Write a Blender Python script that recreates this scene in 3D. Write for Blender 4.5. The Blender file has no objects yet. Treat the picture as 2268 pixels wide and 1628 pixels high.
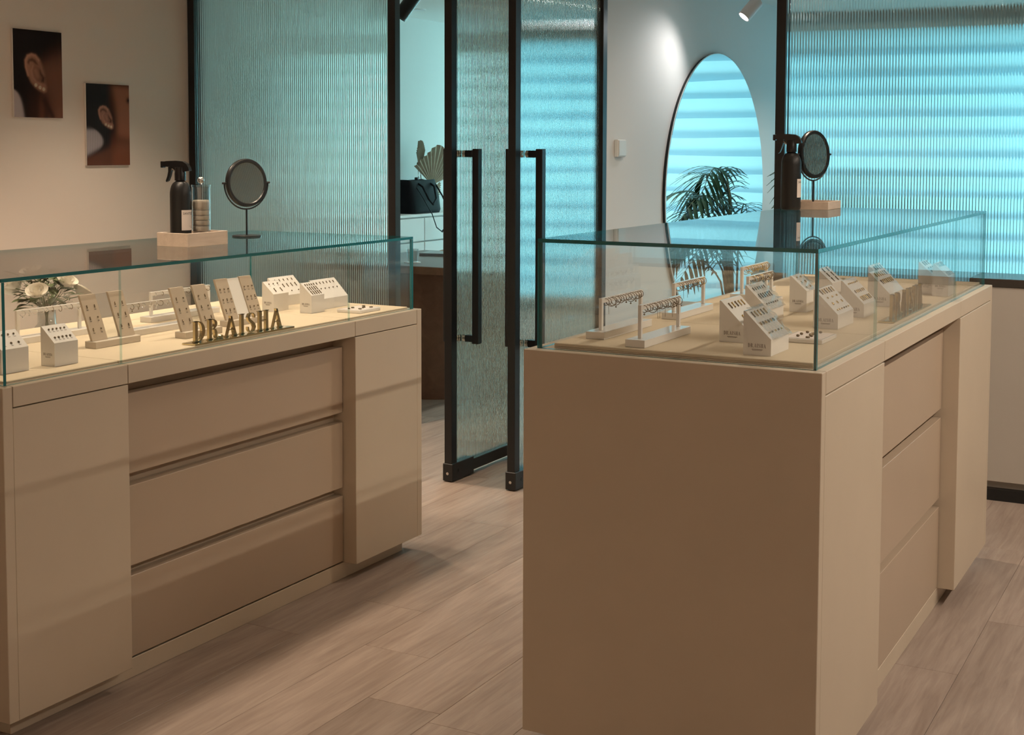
import bpy, math, random
import numpy as np
from mathutils import Vector, Matrix

random.seed(7)
S = bpy.context.scene
COL = S.collection
PI = math.pi

# ------------------------------------------------------------------ camera
F_PX, CX, CY, W_PX, H_PX = 3010.4, 1131.45, 529.2, 2268, 1628
cam_d = bpy.data.cameras.new('camera'); cam = bpy.data.objects.new('camera', cam_d); COL.objects.link(cam)
yaw, pitch, roll = 0.4971, 0.0665, 0.0029
fw = Vector((-math.sin(yaw)*math.cos(pitch), math.cos(yaw)*math.cos(pitch), -math.sin(pitch)))
rt = Vector((math.cos(yaw), math.sin(yaw), 0)); up = rt.cross(fw)
r2 = rt*math.cos(roll)+up*math.sin(roll); u2 = -rt*math.sin(roll)+up*math.cos(roll)
M = Matrix((r2, u2, -fw)).transposed().to_4x4(); M.translation = Vector((0, 0, 1.35))
cam.matrix_world = M
cam_d.sensor_width = 36; cam_d.sensor_fit = 'HORIZONTAL'; cam_d.lens = F_PX/W_PX*36
cam_d.shift_x = (W_PX/2-CX)/W_PX; cam_d.shift_y = -(H_PX/2-CY)/W_PX
cam_d.clip_start = 0.05
S.camera = cam
S.view_settings.view_transform = 'Standard'; S.view_settings.look = 'None'
S.view_settings.exposure = 0.1; S.view_settings.gamma = 1.0; S.view_settings.use_curve_mapping = False
S.cycles.max_bounces = 8; S.cycles.transparent_max_bounces = 24; S.cycles.transmission_bounces = 6
S.cycles.glossy_bounces = 5; S.cycles.diffuse_bounces = 3; S.cycles.use_adaptive_sampling = True; S.cycles.adaptive_threshold = 0.05; S.cycles.sample_clamp_indirect = 4.0

# ------------------------------------------------------------------ world and large lights
wd = bpy.data.worlds.new('daylight'); S.world = wd; wd.use_nodes = True
bg = wd.node_tree.nodes['Background']; bg.inputs[0].default_value = (0.42, 0.88, 1.0, 1); bg.inputs[1].default_value = 0.4

def area(name, loc, rot, sx, sy, power, col):
    l = bpy.data.lights.new(name, 'AREA'); l.shape = 'RECTANGLE'; l.size = sx; l.size_y = sy; l.energy = power; l.color = col
    o = bpy.data.objects.new(name, l); COL.objects.link(o); o.location = loc; o.rotation_euler = rot
    return o
DAY = (0.42, 0.94, 1.0)
WARM = (1.0, 0.79, 0.58)
# daylight outside the two windows
area('daylight_window_fitting_room', (0.2, 9.3, 1.5), (-PI/2, 0, 0), 5.4, 2.6, 96, DAY)
area('daylight_window_office', (-3.75, 10.0, 1.5), (-PI/2, 0, 0), 1.9, 2.4, 260, (0.46, 0.95, 1.0))

# ------------------------------------------------------------------ materials
def mat(name):
    m = bpy.data.materials.new(name); m.use_nodes = True
    return m, m.node_tree.nodes, m.node_tree.links
def pbr(name, col, rough=0.5, metal=0.0, bump=0.0, bscale=200, var=0.0, vscale=8.0, **kw):
    m, n, l = mat(name); b = n['Principled BSDF']
    b.inputs['Base Color'].default_value = (*col, 1); b.inputs['Roughness'].default_value = rough; b.inputs['Metallic'].default_value = metal
    for k, v in kw.items(): b.inputs[k].default_value = v
    tc = n.new('ShaderNodeTexCoord')
    if var:
        t = n.new('ShaderNodeTexNoise'); t.inputs['Scale'].default_value = vscale; t.inputs['Detail'].default_value = 5
        l.new(tc.outputs['Object'], t.inputs['Vector'])
        r = n.new('ShaderNodeMix'); r.data_type = 'RGBA'
        r.inputs[6].default_value = (*[c*(1-var) for c in col], 1); r.inputs[7].default_value = (*[min(1, c*(1+var)) for c in col], 1)
        l.new(t.outputs['Fac'], r.inputs[0]); l.new(r.outputs[2], b.inputs['Base Color'])
    if bump:
        t = n.new('ShaderNodeTexNoise'); t.inputs['Scale'].default_value = bscale; t.inputs['Detail'].default_value = 3
        l.new(tc.outputs['Object'], t.inputs['Vector'])
        bp = n.new('ShaderNodeBump'); bp.inputs['Strength'].default_value = bump; bp.inputs['Distance'].default_value = 0.001
        l.new(t.outputs['Fac'], bp.inputs['Height']); l.new(bp.outputs[0], b.inputs['Normal'])
    return m
def emis(name, col, s):
    m, n, l = mat(name); n.remove(n['Principled BSDF']); e = n.new('ShaderNodeEmission')
    e.inputs[0].default_value = (*col, 1); e.inputs[1].default_value = s; l.new(e.outputs[0], n['Material Output'].inputs[0]); return m
def thin_glass(name, tint, f0=0.04, rough=0.0):
    m, n, l = mat(name); n.remove(n['Principled BSDF'])
    t = n.new('ShaderNodeBsdfTransparent'); t.inputs[0].default_value = (*tint, 1)
    g = n.new('ShaderNodeBsdfGlossy'); g.inputs['Roughness'].default_value = rough
    lw = n.new('ShaderNodeLayerWeight'); lw.inputs[0].default_value = 0.5
    p = n.new('ShaderNodeMath'); p.operation = 'POWER'; p.inputs[1].default_value = 5; l.new(lw.outputs['Facing'], p.inputs[0])
    a = n.new('ShaderNodeMath'); a.operation = 'MULTIPLY_ADD'; a.inputs[1].default_value = 1-f0; a.inputs[2].default_value = f0; l.new(p.outputs[0], a.inputs[0])
    x = n.new('ShaderNodeMixShader'); l.new(a.outputs[0], x.inputs[0]); l.new(t.outputs[0], x.inputs[1]); l.new(g.outputs[0], x.inputs[2])
    l.new(x.outputs[0], n['Material Output'].inputs[0]); return m
def real_glass(name, tint, rough=0.0, ior=1.5):
    m, n, l = mat(name); n.remove(n['Principled BSDF']); g = n.new('ShaderNodeBsdfGlass')
    g.inputs['Color'].default_value = (*tint, 1); g.inputs['Roughness'].default_value = rough; g.inputs['IOR'].default_value = ior
    l.new(g.outputs[0], n['Material Output'].inputs[0]); return m
def cloth_translucent(name, col, fac=0.6):
    m, n, l = mat(name); n.remove(n['Principled BSDF'])
    d = n.new('ShaderNodeBsdfDiffuse'); t = n.new('ShaderNodeBsdfTranslucent'); x = n.new('ShaderNodeMixShader')
    d.inputs[0].default_value = (*col, 1); t.inputs[0].default_value = (*col, 1); x.inputs[0].default_value = fac
    l.new(d.outputs[0], x.inputs[1]); l.new(t.outputs[0], x.inputs[2]); l.new(x.outputs[0], n['Material Output'].inputs[0]); return m
def wood(name, c1, c2, sx=55, sy=3.5, rough=0.45, rnd=0.0):
    m, n, l = mat(name); b = n['Principled BSDF']; b.inputs['Roughness'].default_value = rough
    g = n.new('ShaderNodeNewGeometry'); oi = n.new('ShaderNodeObjectInfo')
    off = n.new('ShaderNodeVectorMath'); off.operation = 'MULTIPLY_ADD'
    cb = n.new('ShaderNodeCombineXYZ')
    for i in range(3): l.new(oi.outputs['Random'], cb.inputs[i])
    off.inputs[1].default_value = (37, 53, 11)
    l.new(cb.outputs[0], off.inputs[0]); l.new(g.outputs['Position'], off.inputs[2])
    mp = n.new('ShaderNodeMapping'); mp.inputs['Scale'].default_value = (sx, sy, sx); l.new(off.outputs[0], mp.inputs[0])
    t = n.new('ShaderNodeTexNoise'); t.inputs['Scale'].default_value = 1.0; t.inputs['Detail'].default_value = 7; t.inputs['Roughness'].default_value = 0.62; t.inputs['Distortion'].default_value = 0.8
    l.new(mp.outputs[0], t.inputs['Vector'])
    mp2 = n.new('ShaderNodeMapping'); mp2.inputs['Scale'].default_value = (sx*0.16, sy*0.45, 1); l.new(off.outputs[0], mp2.inputs[0])
    t2 = n.new('ShaderNodeTexNoise'); t2.inputs['Scale'].default_value = 1.0; t2.inputs['Detail'].default_value = 4; t2.inputs['Distortion'].default_value = 1.6; l.new(mp2.outputs[0], t2.inputs['Vector'])
    av = n.new('ShaderNodeMath'); av.operation = 'MULTIPLY_ADD'; av.inputs[1].default_value = 0.55; l.new(t.outputs['Fac'], av.inputs[0])
    m2 = n.new('ShaderNodeMath'); m2.operation = 'MULTIPLY'; m2.inputs[1].default_value = 0.45; l.new(t2.outputs['Fac'], m2.inputs[0]); l.new(m2.outputs[0], av.inputs[2])
    cr = n.new('ShaderNodeValToRGB'); cr.color_ramp.elements[0].position = 0.32; cr.color_ramp.elements[1].position = 0.66
    cr.color_ramp.elements[0].color = (*c1, 1); cr.color_ramp.elements[1].color = (*c2, 1); l.new(av.outputs[0], cr.inputs[0])
    hs = n.new('ShaderNodeHueSaturation'); l.new(cr.outputs[0], hs.inputs['Color'])
    rr = n.new('ShaderNodeMapRange'); rr.inputs['To Min'].default_value = 1-rnd; rr.inputs['To Max'].default_value = 1+rnd
    l.new(oi.outputs['Random'], rr.inputs[0]); l.new(rr.outputs[0], hs.inputs['Value'])
    l.new(hs.outputs[0], b.inputs['Base Color'])
    bp = n.new('ShaderNodeBump'); bp.inputs['Strength'].default_value = 0.15; bp.inputs['Distance'].default_value = 0.001
    l.new(t.outputs['Fac'], bp.inputs['Height']); l.new(bp.outputs[0], b.inputs['Normal'])
    return m

MT = dict(
    wall=pbr('warm_white_paint', (0.76, 0.65, 0.565), 0.85, bump=0.15, bscale=300),
    wall2=pbr('white_paint', (0.80, 0.80, 0.78), 0.8, bump=0.1, bscale=300),
    ceil=pbr('ceiling_paint', (0.82, 0.80, 0.77), 0.9, bump=0.05),
    plank=wood('oak_plank', (0.252, 0.188, 0.154), (0.425, 0.343, 0.290), rnd=0.10),
    subfloor=wood('oak_floor_beyond', (0.252, 0.188, 0.154), (0.425, 0.343, 0.290)),
    lam=pbr('greige_laminate', (0.62, 0.525, 0.405), 0.42, bump=0.08, bscale=500, var=0.05, vscale=5),
    lam_drawer=pbr('taupe_drawer_laminate', (0.50, 0.395, 0.295), 0.38, var=0.04, vscale=4),
    mat=pbr('greige_suede_mat', (0.66, 0.555, 0.405), 0.95, bump=0.4, bscale=900, var=0.04, vscale=6),
    white=pbr('white_acrylic', (0.84, 0.81, 0.77), 0.05),
    linen=pbr('beige_linen', (0.52, 0.43, 0.33), 0.95, bump=0.6, bscale=1400),
    linen2=pbr('pale_linen', (0.62, 0.55, 0.46), 0.9, bump=0.4, bscale=1200),
    black=pbr('black_metal', (0.008, 0.009, 0.010), 0.35),
    blackpl=pbr('black_plastic', (0.006, 0.006, 0.007), 0.28),
    blackm=pbr('matt_black_bottle', (0.010, 0.010, 0.010), 0.42),
    steel=pbr('brushed_steel', (0.6, 0.58, 0.55), 0.25, 1.0),
    gold=pbr('polished_gold', (0.56, 0.46, 0.27), 0.24, 1.0),
    goldp=pbr('gold_plate', (0.74, 0.66, 0.42), 0.06, 1.0),
    goldj=pbr('earring_gold', (0.62, 0.44, 0.16), 0.25, 1.0),
    bronze=pbr('earring_bronze', (0.20, 0.155, 0.10), 0.35, 1.0),
    silver=pbr('earring_silver', (0.70, 0.70, 0.70), 0.2, 1.0),
    ink=pbr('dark_ink', (0.035, 0.03, 0.03), 0.7),
    greyink=pbr('grey_ink', (0.16, 0.13, 0.11), 0.7),
    paper=pbr('paper_label', (0.78, 0.70, 0.65), 0.8, bump=0.1),
    glass=thin_glass('clear_case_glass', (0.985, 0.995, 0.992)),
    edge=pbr('green_glass_edge', (0.016, 0.17, 0.185), 0.08),
    seam=thin_glass('polished_glass_seam', (0.80, 0.90, 0.90), 0.05),
    film=thin_glass('cling_film', (0.97, 0.97, 0.97), 0.24, 0.13),
    acrylic=thin_glass('clear_acrylic', (0.95, 0.96, 0.96), 0.06),
    jar=thin_glass('jar_glass', (0.90, 0.91, 0.91), 0.13),
    flute=real_glass('reeded_glass', (0.93, 0.985, 0.975), 0.035),
    mirror=pbr('mirror_silver', (0.90, 0.93, 0.92), 0.0, 1.0),
    cotton=pbr('cotton_pad', (0.80, 0.70, 0.58), 0.95, bump=1.0, bscale=500, var=0.06, vscale=60),
    tray=wood('limed_wood_tray', (0.52, 0.42, 0.34), (0.66, 0.55, 0.46), 60, 8, 0.6),
    blind=cloth_translucent('blind_fabric', (0.70, 0.86, 0.95), 0.62),
    blind2=cloth_translucent('office_blind_fabric', (0.84, 0.87, 0.87), 0.5),
    leaf=pbr('palm_leaf', (0.018, 0.055, 0.022), 0.4, var=0.4, vscale=20),
    stem=pbr('palm_stem', (0.06, 0.075, 0.03), 0.5),
    pot=pbr('charcoal_pot', (0.05, 0.05, 0.05), 0.6, bump=0.3),
    soil=pbr('soil', (0.03, 0.02, 0.015), 1.0, bump=1.0, bscale=80),
    drypalm=pbr('dried_palm', (0.40, 0.34, 0.25), 0.8, var=0.15, vscale=30),
    bag=pbr('black_leather', (0.006, 0.008, 0.010), 0.6, bump=0.2, bscale=300, **{'Specular IOR Level': 0.12}),
    desk=wood('brown_desk_top', (0.12, 0.065, 0.04), (0.24, 0.13, 0.08), 12, 2.5, 0.4),
    deskb=wood('brown_desk_panel', (0.13, 0.065, 0.04), (0.22, 0.115, 0.07), 14, 14, 0.5),
    deskt=pbr('grey_desk_surface', (0.16, 0.14, 0.13), 0.35, var=0.06),
    cab=pbr('white_cabinet', (0.74, 0.75, 0.73), 0.4),
    cred=pbr('greige_panel', (0.47, 0.43, 0.38), 0.6, var=0.03),
    credtop=pbr('dark_brown_top', (0.05, 0.04, 0.035), 0.25),
    laptop=pbr('grey_laptop', (0.33, 0.34, 0.35), 0.3, 0.8),
    tan=pbr('tan_wood', (0.30, 0.15, 0.07), 0.5),
    petal=pbr('white_petal', (0.78, 0.72, 0.62), 0.7, var=0.06, vscale=40),
    bud=pbr('gypsophila_bud', (0.85, 0.80, 0.68), 0.7),
    green=pbr('bouquet_leaf', (0.07, 0.10, 0.03), 0.5, var=0.4, vscale=30),
    green2=pbr('bouquet_pale_leaf', (0.17, 0.19, 0.07), 0.5, var=0.3, vscale=30),
    switch=pbr('white_switch_plastic', (0.80, 0.82, 0.80), 0.4),
    lampw=pbr('white_lamp_body', (0.78, 0.76, 0.76), 0.4),
    lens=emis('lit_lens', (1.0, 0.97, 0.95), 25),
    lensn=emis('neutral_lit_lens', (1.0, .94, .86), 5),
    lensw=emis('warm_lit_lens', (1.0, 0.78, 0.52), 6),
)
# print with colour attribute
m_, n_, l_ = mat('printed_photograph'); ca = n_.new('ShaderNodeVertexColor'); ca.layer_name = 'print'
l_.new(ca.outputs[0], n_['Principled BSDF'].inputs['Base Color']); n_['Principled BSDF'].inputs['Roughness'].default_value = 0.75; n_['Principled BSDF'].inputs['Specular IOR Level'].default_value = 0.2
MT['print'] = m_

# ------------------------------------------------------------------ mesh helpers
class G:
    def __init__(s): s.v = []; s.f = []; s.m = []
    def add(s, vs, fs, mi=0):
        o = len(s.v); s.v += [tuple(p) for p in vs]; s.f += [tuple(i+o for i in f) for f in fs]; s.m += [mi]*len(fs); return s
    def box(s, x0, x1, y0, y1, z0, z1, mi=0):
        return s.add([(x0,y0,z0),(x1,y0,z0),(x1,y1,z0),(x0,y1,z0),(x0,y0,z1),(x1,y0,z1),(x1,y1,z1),(x0,y1,z1)],
                     [(0,3,2,1),(4,5,6,7),(0,1,5,4),(1,2,6,5),(2,3,7,6),(3,0,4,7)], mi)
    def bbox(s, x0, x1, y0, y1, z0, z1, b=0.002, mi=0):     # box with chamfered edges
        v = []; 
        for sx, X in ((-1, x0), (1, x1)):
            for sy, Y in ((-1, y0), (1, y1)):
                for sz, Z in ((-1, z0), (1, z1)):
                    v += [(X, Y-sy*b, Z-sz*b), (X-sx*b, Y, Z-sz*b), (X-sx*b, Y-sy*b, Z)]
        def i(a, c, e, k): return ((a*2+c)*2+e)*3+k
        f = []
        for a in (0, 1): q = [i(a,0,0,0), i(a,1,0,0), i(a,1,1,0), i(a,0,1,0)]; f.append(q if a else q[::-1])
        for c in (0, 1): q = [i(0,c,0,1), i(1,c,0,1), i(1,c,1,1), i(0,c,1,1)]; f.append(q[::-1] if c else q)
        for e in (0, 1): q = [i(0,0,e,2), i(1,0,e,2), i(1,1,e,2), i(0,1,e,2)]; f.append(q if e else q[::-1])
        for c in (0, 1):
            for e in (0, 1):
                f.append([i(0,c,e,1), i(1,c,e,1), i(1,c,e,2), i(0,c,e,2)])
                f.append([i(c,0,e,0), i(c,1,e,0), i(c,1,e,2), i(c,0,e,2)])
                f.append([i(c,e,0,0), i(c,e,1,0), i(c,e,1,1), i(c,e,0,1)])
        for a in (0, 1):
            for c in (0, 1):
                for e in (0, 1): f.append([i(a,c,e,0), i(a,c,e,1), i(a,c,e,2)])
        return s.add(v, f, mi)
    def prism(s, poly, axis, a, b, mi=0):
        # poly in the two other axes (order xyz without axis), extruded from a to b
        def P(p, t): q = list(p); q.insert('xyz'.index(axis), t); return q
        n = len(poly); vs = [P(p, a) for p in poly]+[P(p, b) for p in poly]
        fs = [tuple(range(n))[::-1], tuple(range(n, 2*n))]+[(i, (i+1) % n, n+(i+1) % n, n+i) for i in range(n)]
        return s.add(vs, fs, mi)
    def strip(s, A, B, axis, a, b, mi=0):
        # quad strip between polylines A and B, extruded along axis
        for i in range(len(A)-1): s.prism([A[i], A[i+1], B[i+1], B[i]], axis, a, b, mi)
        return s
    def lathe(s, prof, n=24, c=(0, 0, 0), mi=0, cap=True):
        k = len(prof); vs = []
        for j in range(n):
            t = 2*PI*j/n
            vs += [(c[0]+r*math.cos(t), c[1]+r*math.sin(t), c[2]+z) for r, z in prof]
        fs = []
        for j in range(n):
            q = (j+1) % n
            fs += [(j*k+i, q*k+i, q*k+i+1, j*k+i+1) for i in range(k-1)]
        if cap:
            if prof[0][0] > 1e-6: fs.append(tuple(j*k for j in range(n))[::-1])
            if prof[-1][0] > 1e-6: fs.append(tuple(j*k+k-1 for j in range(n)))
        return s.add(vs, fs, mi)
    def tube(s, pts, r, n=6, mi=0, flat=1.0, closed=False, rs=None):
        pts = [Vector(p) for p in pts]; vs = []; N = len(pts)
        prev = None
        for i, p in enumerate(pts):
            a = pts[(i-1) % N] if (closed or i) else p; b = pts[(i+1) % N] if (closed or i < N-1) else p
            d = (b-a).normalized()
            if prev is None:
                h = Vector((0, 0, 1)) if abs(d.z) < 0.9 else Vector((1, 0, 0)); e = d.cross(h).normalized()
            else: e = (prev-d*prev.dot(d)).normalized()
            prev = e; g = d.cross(e); R = rs[i] if rs else r
            vs += [p+e*(R*math.cos(2*PI*k/n))+g*(R*flat*math.sin(2*PI*k/n)) for k in range(n)]
        fs = []
        for i in range(N if closed else N-1):
            q = (i+1) % N
            fs += [(i*n+k, i*n+(k+1) % n, q*n+(k+1) % n, q*n+k) for k in range(n)]
        if not closed: fs += [tuple(range(n))[::-1], tuple((N-1)*n+k for k in range(n))]
        return s.add(vs, fs, mi)
    def sphere(s, c, r, n=10, m=6, sc=(1, 1, 1), mi=0):
        vs = [(c[0], c[1], c[2]-r*sc[2])]
        for i in range(1, m):
            t = PI*i/m
            for j in range(n):
                q = 2*PI*j/n; vs.append((c[0]+r*sc[0]*math.sin(t)*math.cos(q), c[1]+r*sc[1]*math.sin(t)*math.sin(q), c[2]-r*sc[2]*math.cos(t)))
        vs.append((c[0], c[1], c[2]+r*sc[2])); L = len(vs)-1; fs = []
        for j in range(n):
            k = (j+1) % n
            fs.append((0, 1+k, 1+j)); fs.append((L, L-n+j, L-n+k))
            for i in range(m-2): fs.append((1+i*n+j, 1+i*n+k, 1+(i+1)*n+k, 1+(i+1)*n+j))
        return s.add(vs, fs, mi)
    def xf(s, mtx):
        s.v = [tuple(mtx @ Vector(p)) for p in s.v]; return s
    def mesh(s, name, mats, smooth=False):
        me = bpy.data.meshes.new(name); me.from_pydata(s.v, [], s.f)
        for m in (mats if isinstance(mats, (list, tuple)) else [mats]): me.materials.append(MT[m] if isinstance(m, str) else m)
        if any(s.m): me.polygons.foreach_set('material_index', s.m)
        if smooth is True: me.polygons.foreach_set('use_smooth', [True]*len(s.f))
        elif smooth: me.shade_flat(); me.polygons.foreach_set('use_smooth', [True]*len(s.f)); me.set_sharp_from_angle(angle=math.radians(smooth))
        me.update(); return me

def link(name, data, parent=None, loc=(0, 0, 0), rz=0.0):
    o = bpy.data.objects.new(name, data); COL.objects.link(o); o.location = loc; o.rotation_euler = (0, 0, rz)
    if parent is not None: o.parent = parent
    return o
def obj(name, g, mats, parent=None, loc=(0, 0, 0), rz=0.0, smooth=False):
    return link(name, g.mesh(name, mats, smooth), parent, loc, rz)
def tag(o, label, cat, group=None):
    o['label'] = label; o['category'] = cat
    if group: o['group'] = group
    return o
def thing(name, label, cat, loc=(0, 0, 0), rz=0.0, group=None):
    return tag(link(name, None, None, loc, rz), label, cat, group)
def struct(o): o['kind'] = 'structure'; return o

# text in the built-in font, returned as flat polygons (x right, y up)
def text_geo(txt, size):
    c = bpy.data.curves.new('t', 'FONT'); c.body = txt; c.size = size; c.align_x = 'LEFT'; c.resolution_u = 2
    o = bpy.data.objects.new('t', c); COL.objects.link(o)
    dg = bpy.context.evaluated_depsgraph_get(); me = o.evaluated_get(dg).to_mesh()
    vs = [tuple(v.co) for v in me.vertices]; fs = [tuple(p.vertices) for p in me.polygons]
    o.evaluated_get(dg).to_mesh_clear(); bpy.data.objects.remove(o); bpy.data.curves.remove(c)
    return vs, fs

# condensed serif capitals, unit height; each letter = list of drawing calls in a (u, v) plane
def serif_letter(ch, axis, a, b):
    g = G()
    def poly(p): g.prism([(x, y) for x, y in p], axis, a, b)
    def rect(x0, x1, y0, y1): poly([(x0, y0), (x1, y0), (x1, y1), (x0, y1)])
    def arc(cx, cy, rx, ry, t0, t1, n=12): return [(cx+rx*math.cos(t0+(t1-t0)*i/n), cy+ry*math.sin(t0+(t1-t0)*i/n)) for i in range(n+1)]
    def stem(x): rect(x, x+.135, 0, 1); rect(x-.05, x+.185, 0, .03); rect(x-.05, x+.185, .97, 1)
    if ch == 'D':
        stem(.05); g.strip(arc(.18, .5, .36, .5, -PI/2, PI/2, 16), arc(.17, .5, .22, .468, -PI/2, PI/2, 16), axis, a, b); w = .56
    elif ch == 'R':
        stem(.05); g.strip(arc(.18, .74, .28, .26, -PI/2, PI/2), arc(.18, .74, .145, .228, -PI/2, PI/2), axis, a, b)
        g.strip([(.22, .50), (.30, .44), (.325, .3), (.34, .12), (.40, .02), (.53, .0)], [(.30, .53), (.40, .47), (.45, .32), (.455, .13), (.48, .05), (.53, .03)], axis, a, b); w = .53
    elif ch == 'A':
        poly([(.05, 0), (.105, 0), (.335, .93), (.30, 1)]); poly([(.25, 1), (.335, 1), (.58, 0), (.43, 0)])
        rect(.14, .46, .30, .335); rect(.0, .16, 0, .025); rect(.38, .63, 0, .025); w = .62
    elif ch == 'I': stem(.06); w = .26
    elif ch == 'H': stem(.05); stem(.40); rect(.15, .42, .49, .525); w = .60
    elif ch == 'S':
        ctr = [(.40, .72), (.395, .84), (.33, .95), (.235, .975), (.12, .92), (.075, .78), (.12, .64), (.235, .52), (.35, .40), (.40, .25), (.35, .09), (.24, .025), (.12, .06), (.06, .17), (.05, .30)]
        th = [.03, .035, .022, .018, .045, .06, .065, .07, .065, .06, .045, .018, .022, .035, .03]
        A, B = [], []
        for i, p in enumerate(ctr):
            q0 = ctr[max(0, i-1)]; q1 = ctr[min(len(ctr)-1, i+1)]; d = Vector((q1[0]-q0[0], q1[1]-q0[1])).normalized(); nn = Vector((-d.y, d.x))
            A.append((p[0]+nn.x*th[i], p[1]+nn.y*th[i])); B.append((p[0]-nn.x*th[i], p[1]-nn.y*th[i]))
        g.strip(A, B, axis, a, b); w = .47
    else:
        poly(arc(.08, .075, .075, .075, 0, 2*PI, 12)[:-1]); w = .16
    return g, w
WORD = 'DR.AISHA'
def word_layout():
    x, out = 0, []
    for ch in WORD:
        _, w = serif_letter(ch, 'x', 0, 1); out.append((ch, x)); x += w+(.12 if ch != 'R' else .06)
    return out, x-.12

# ================================================================== the setting
WALL_X, PART_Y, CEIL_SHOP, CEIL_ROOM = -4.87, 5.46, 2.42, 2.205
FAR_Y = 8.6
floor = struct(obj('floor', G().box(WALL_X-.1, 4.7, -2.6, 10.5, -0.12, -0.006), 'subfloor'))
PW, PL = 0.208, 1.22
random.seed(11)
plank_mesh = G().bbox(-PW/2+.0004, PW/2-.0004, -PL/2+.0005, PL/2-.0005, -.0055, 0, .0008).mesh('plank', 'plank')
offs = {0: 3.295, 1: 2.994, 2: 2.704, 7: 3.557}
for k in range(-13, 14):
    xc = -2.176+k*PW
    if xc < WALL_X+.1 or xc > 0.95: continue
    y0 = offs.get(k, 2.6+random.random()*PL)
    for j in range(-3, 6):
        yc = y0+PL*(j+.5)
        if 0.3 < yc < 8.9: link('plank', plank_mesh, floor, (xc, yc, 0))
ceil = struct(obj('ceiling', G().box(WALL_X-.1, 4.7, -2.6, PART_Y, CEIL_SHOP, CEIL_SHOP+.1), 'ceil'))
ceil2 = struct(obj('ceiling', G().box(WALL_X-.1, 4.7, PART_Y+.06, 10.4, CEIL_ROOM, CEIL_ROOM+.1), 'ceil'))
struct(obj('wall_left', G().box(WALL_X-.1, WALL_X, -2.6, PART_Y, 0, CEIL_SHOP+.1), 'wall'))
struct(obj('wall_left_office', G().box(WALL_X-.1, WALL_X, PART_Y, 10.4, 0, CEIL_SHOP+.1), 'wall2'))
struct(obj('wall_right', G().box(4.6, 4.7, -2.6, 9.0, 0, CEIL_SHOP+.1), 'wall'))
struct(obj('wall_back', G().box(WALL_X, 4.6, -2.6, -2.5, 0, CEIL_SHOP+.1), 'wall'))
struct(obj('wall_header', G().box(WALL_X, 4.6, PART_Y-.02, PART_Y+.10, 2.20, CEIL_SHOP+.02), 'wall'))
struct(obj('wall_divider', G().box(-2.80, -2.54, PART_Y-.01, 10.4, 0, CEIL_ROOM), 'wall2'))
# far walls with window openings
def far_wall(name, x0, x1, y, wx0, wx1, z0, z1):
    g = G(); g.box(x0, wx0, y, y+.12, 0, CEIL_ROOM); g.box(wx1, x1, y, y+.12, 0, CEIL_ROOM)
    g.box(wx0, wx1, y, y+.12, 0, z0); g.box(wx0, wx1, y, y+.12, z1, CEIL_ROOM)
    return struct(obj(name, g, 'wall2'))
far_wall('wall_far', -2.54, 4.6, FAR_Y, -2.40, 2.7, 0.30, 2.08)
far_wall('wall_office', WALL_X, -2.80, 9.3, -4.65, -2.95, 0.40, 2.06)
def window(name, x0, x1, y, z0, z1, n):
    w = struct(link(name, None, None, ((x0+x1)/2, y, z0)))
    hx = (x1-x0)/2; h = z1-z0; g = G()
    for a, b, c, d in ((-hx, hx, 0, .05), (-hx, hx, h-.05, h)): g.box(a, b, .04, .10, c, d)
    for i in range(n+1):
        x = -hx+2*hx*i/n; g.box(max(-hx, x-.025), min(hx, x+.025), .04, .10, .05, h-.05)
    obj('window_frame', g, 'white', w)
    for i in range(n):
        a = -hx+2*hx*i/n+.03; b = -hx+2*hx*(i+1)/n-.03
        obj('pane', G().box(a, b, .068, .072, .05, h-.05), 'glass', w)
    return w
window('window_1', -2.40, 2.7, FAR_Y, 0.30, 2.08, 4)
window('window_2', -4.65, -2.95, 9.3, 0.40, 2.06, 2)

def blind(label, x0, x1, y, z0, z1, pitch, seed, fab='blind'):
    rnd = random.Random(seed)
    b = thing('window_blind', label, 'blind', ((x0+x1)/2, y, z1)); hw = (x1-x0)/2
    obj('head_rail', G().bbox(-hw, hw, -.03, .03, -.04, 0.0), 'white', b)
    n = int((z1-z0-.04)/pitch)
    for k in range(n):
        zt = -.03-k*pitch; g = G(); NX, NZ = 24, 7; vs = []; fs = []
        sag = [rnd.uniform(-.008, .008) for _ in range(5)]
        for i in range(NX+1):
            u = i/NX; s = sum(sag[q]*math.sin((q+1)*PI*u*1.3+q) for q in range(5))
            for j in range(NZ+1):
                t = j/NZ
                vs.append((-hw+2*hw*u, -.004-.022*math.sin(PI*t**1.4)-(.012 if t > .9 else 0), zt-t*pitch*1.36+s*t))
        for i in range(NX):
            for j in range(NZ): a = i*(NZ+1)+j; fs.append((a, a+NZ+1, a+NZ+2, a+1))
        g.add(vs, fs); obj('slat', g, fab, b, smooth=True)
    obj('bottom_rail', G().bbox(-hw, hw, -.02, .01, -.03-n*pitch-.05, -.03-n*pitch-.02), 'white', b)
blind('pleated fabric blind glowing blue across the window facing the round mirror room', -2.46, 2.75, FAR_Y-.04, 0.25, 2.13, .125, 3)
blind('pleated fabric blind over the window of the office with the desk', -4.70, -2.90, 9.3-.04, 0.35, 2.10, .125, 5, 'blind2')

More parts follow.
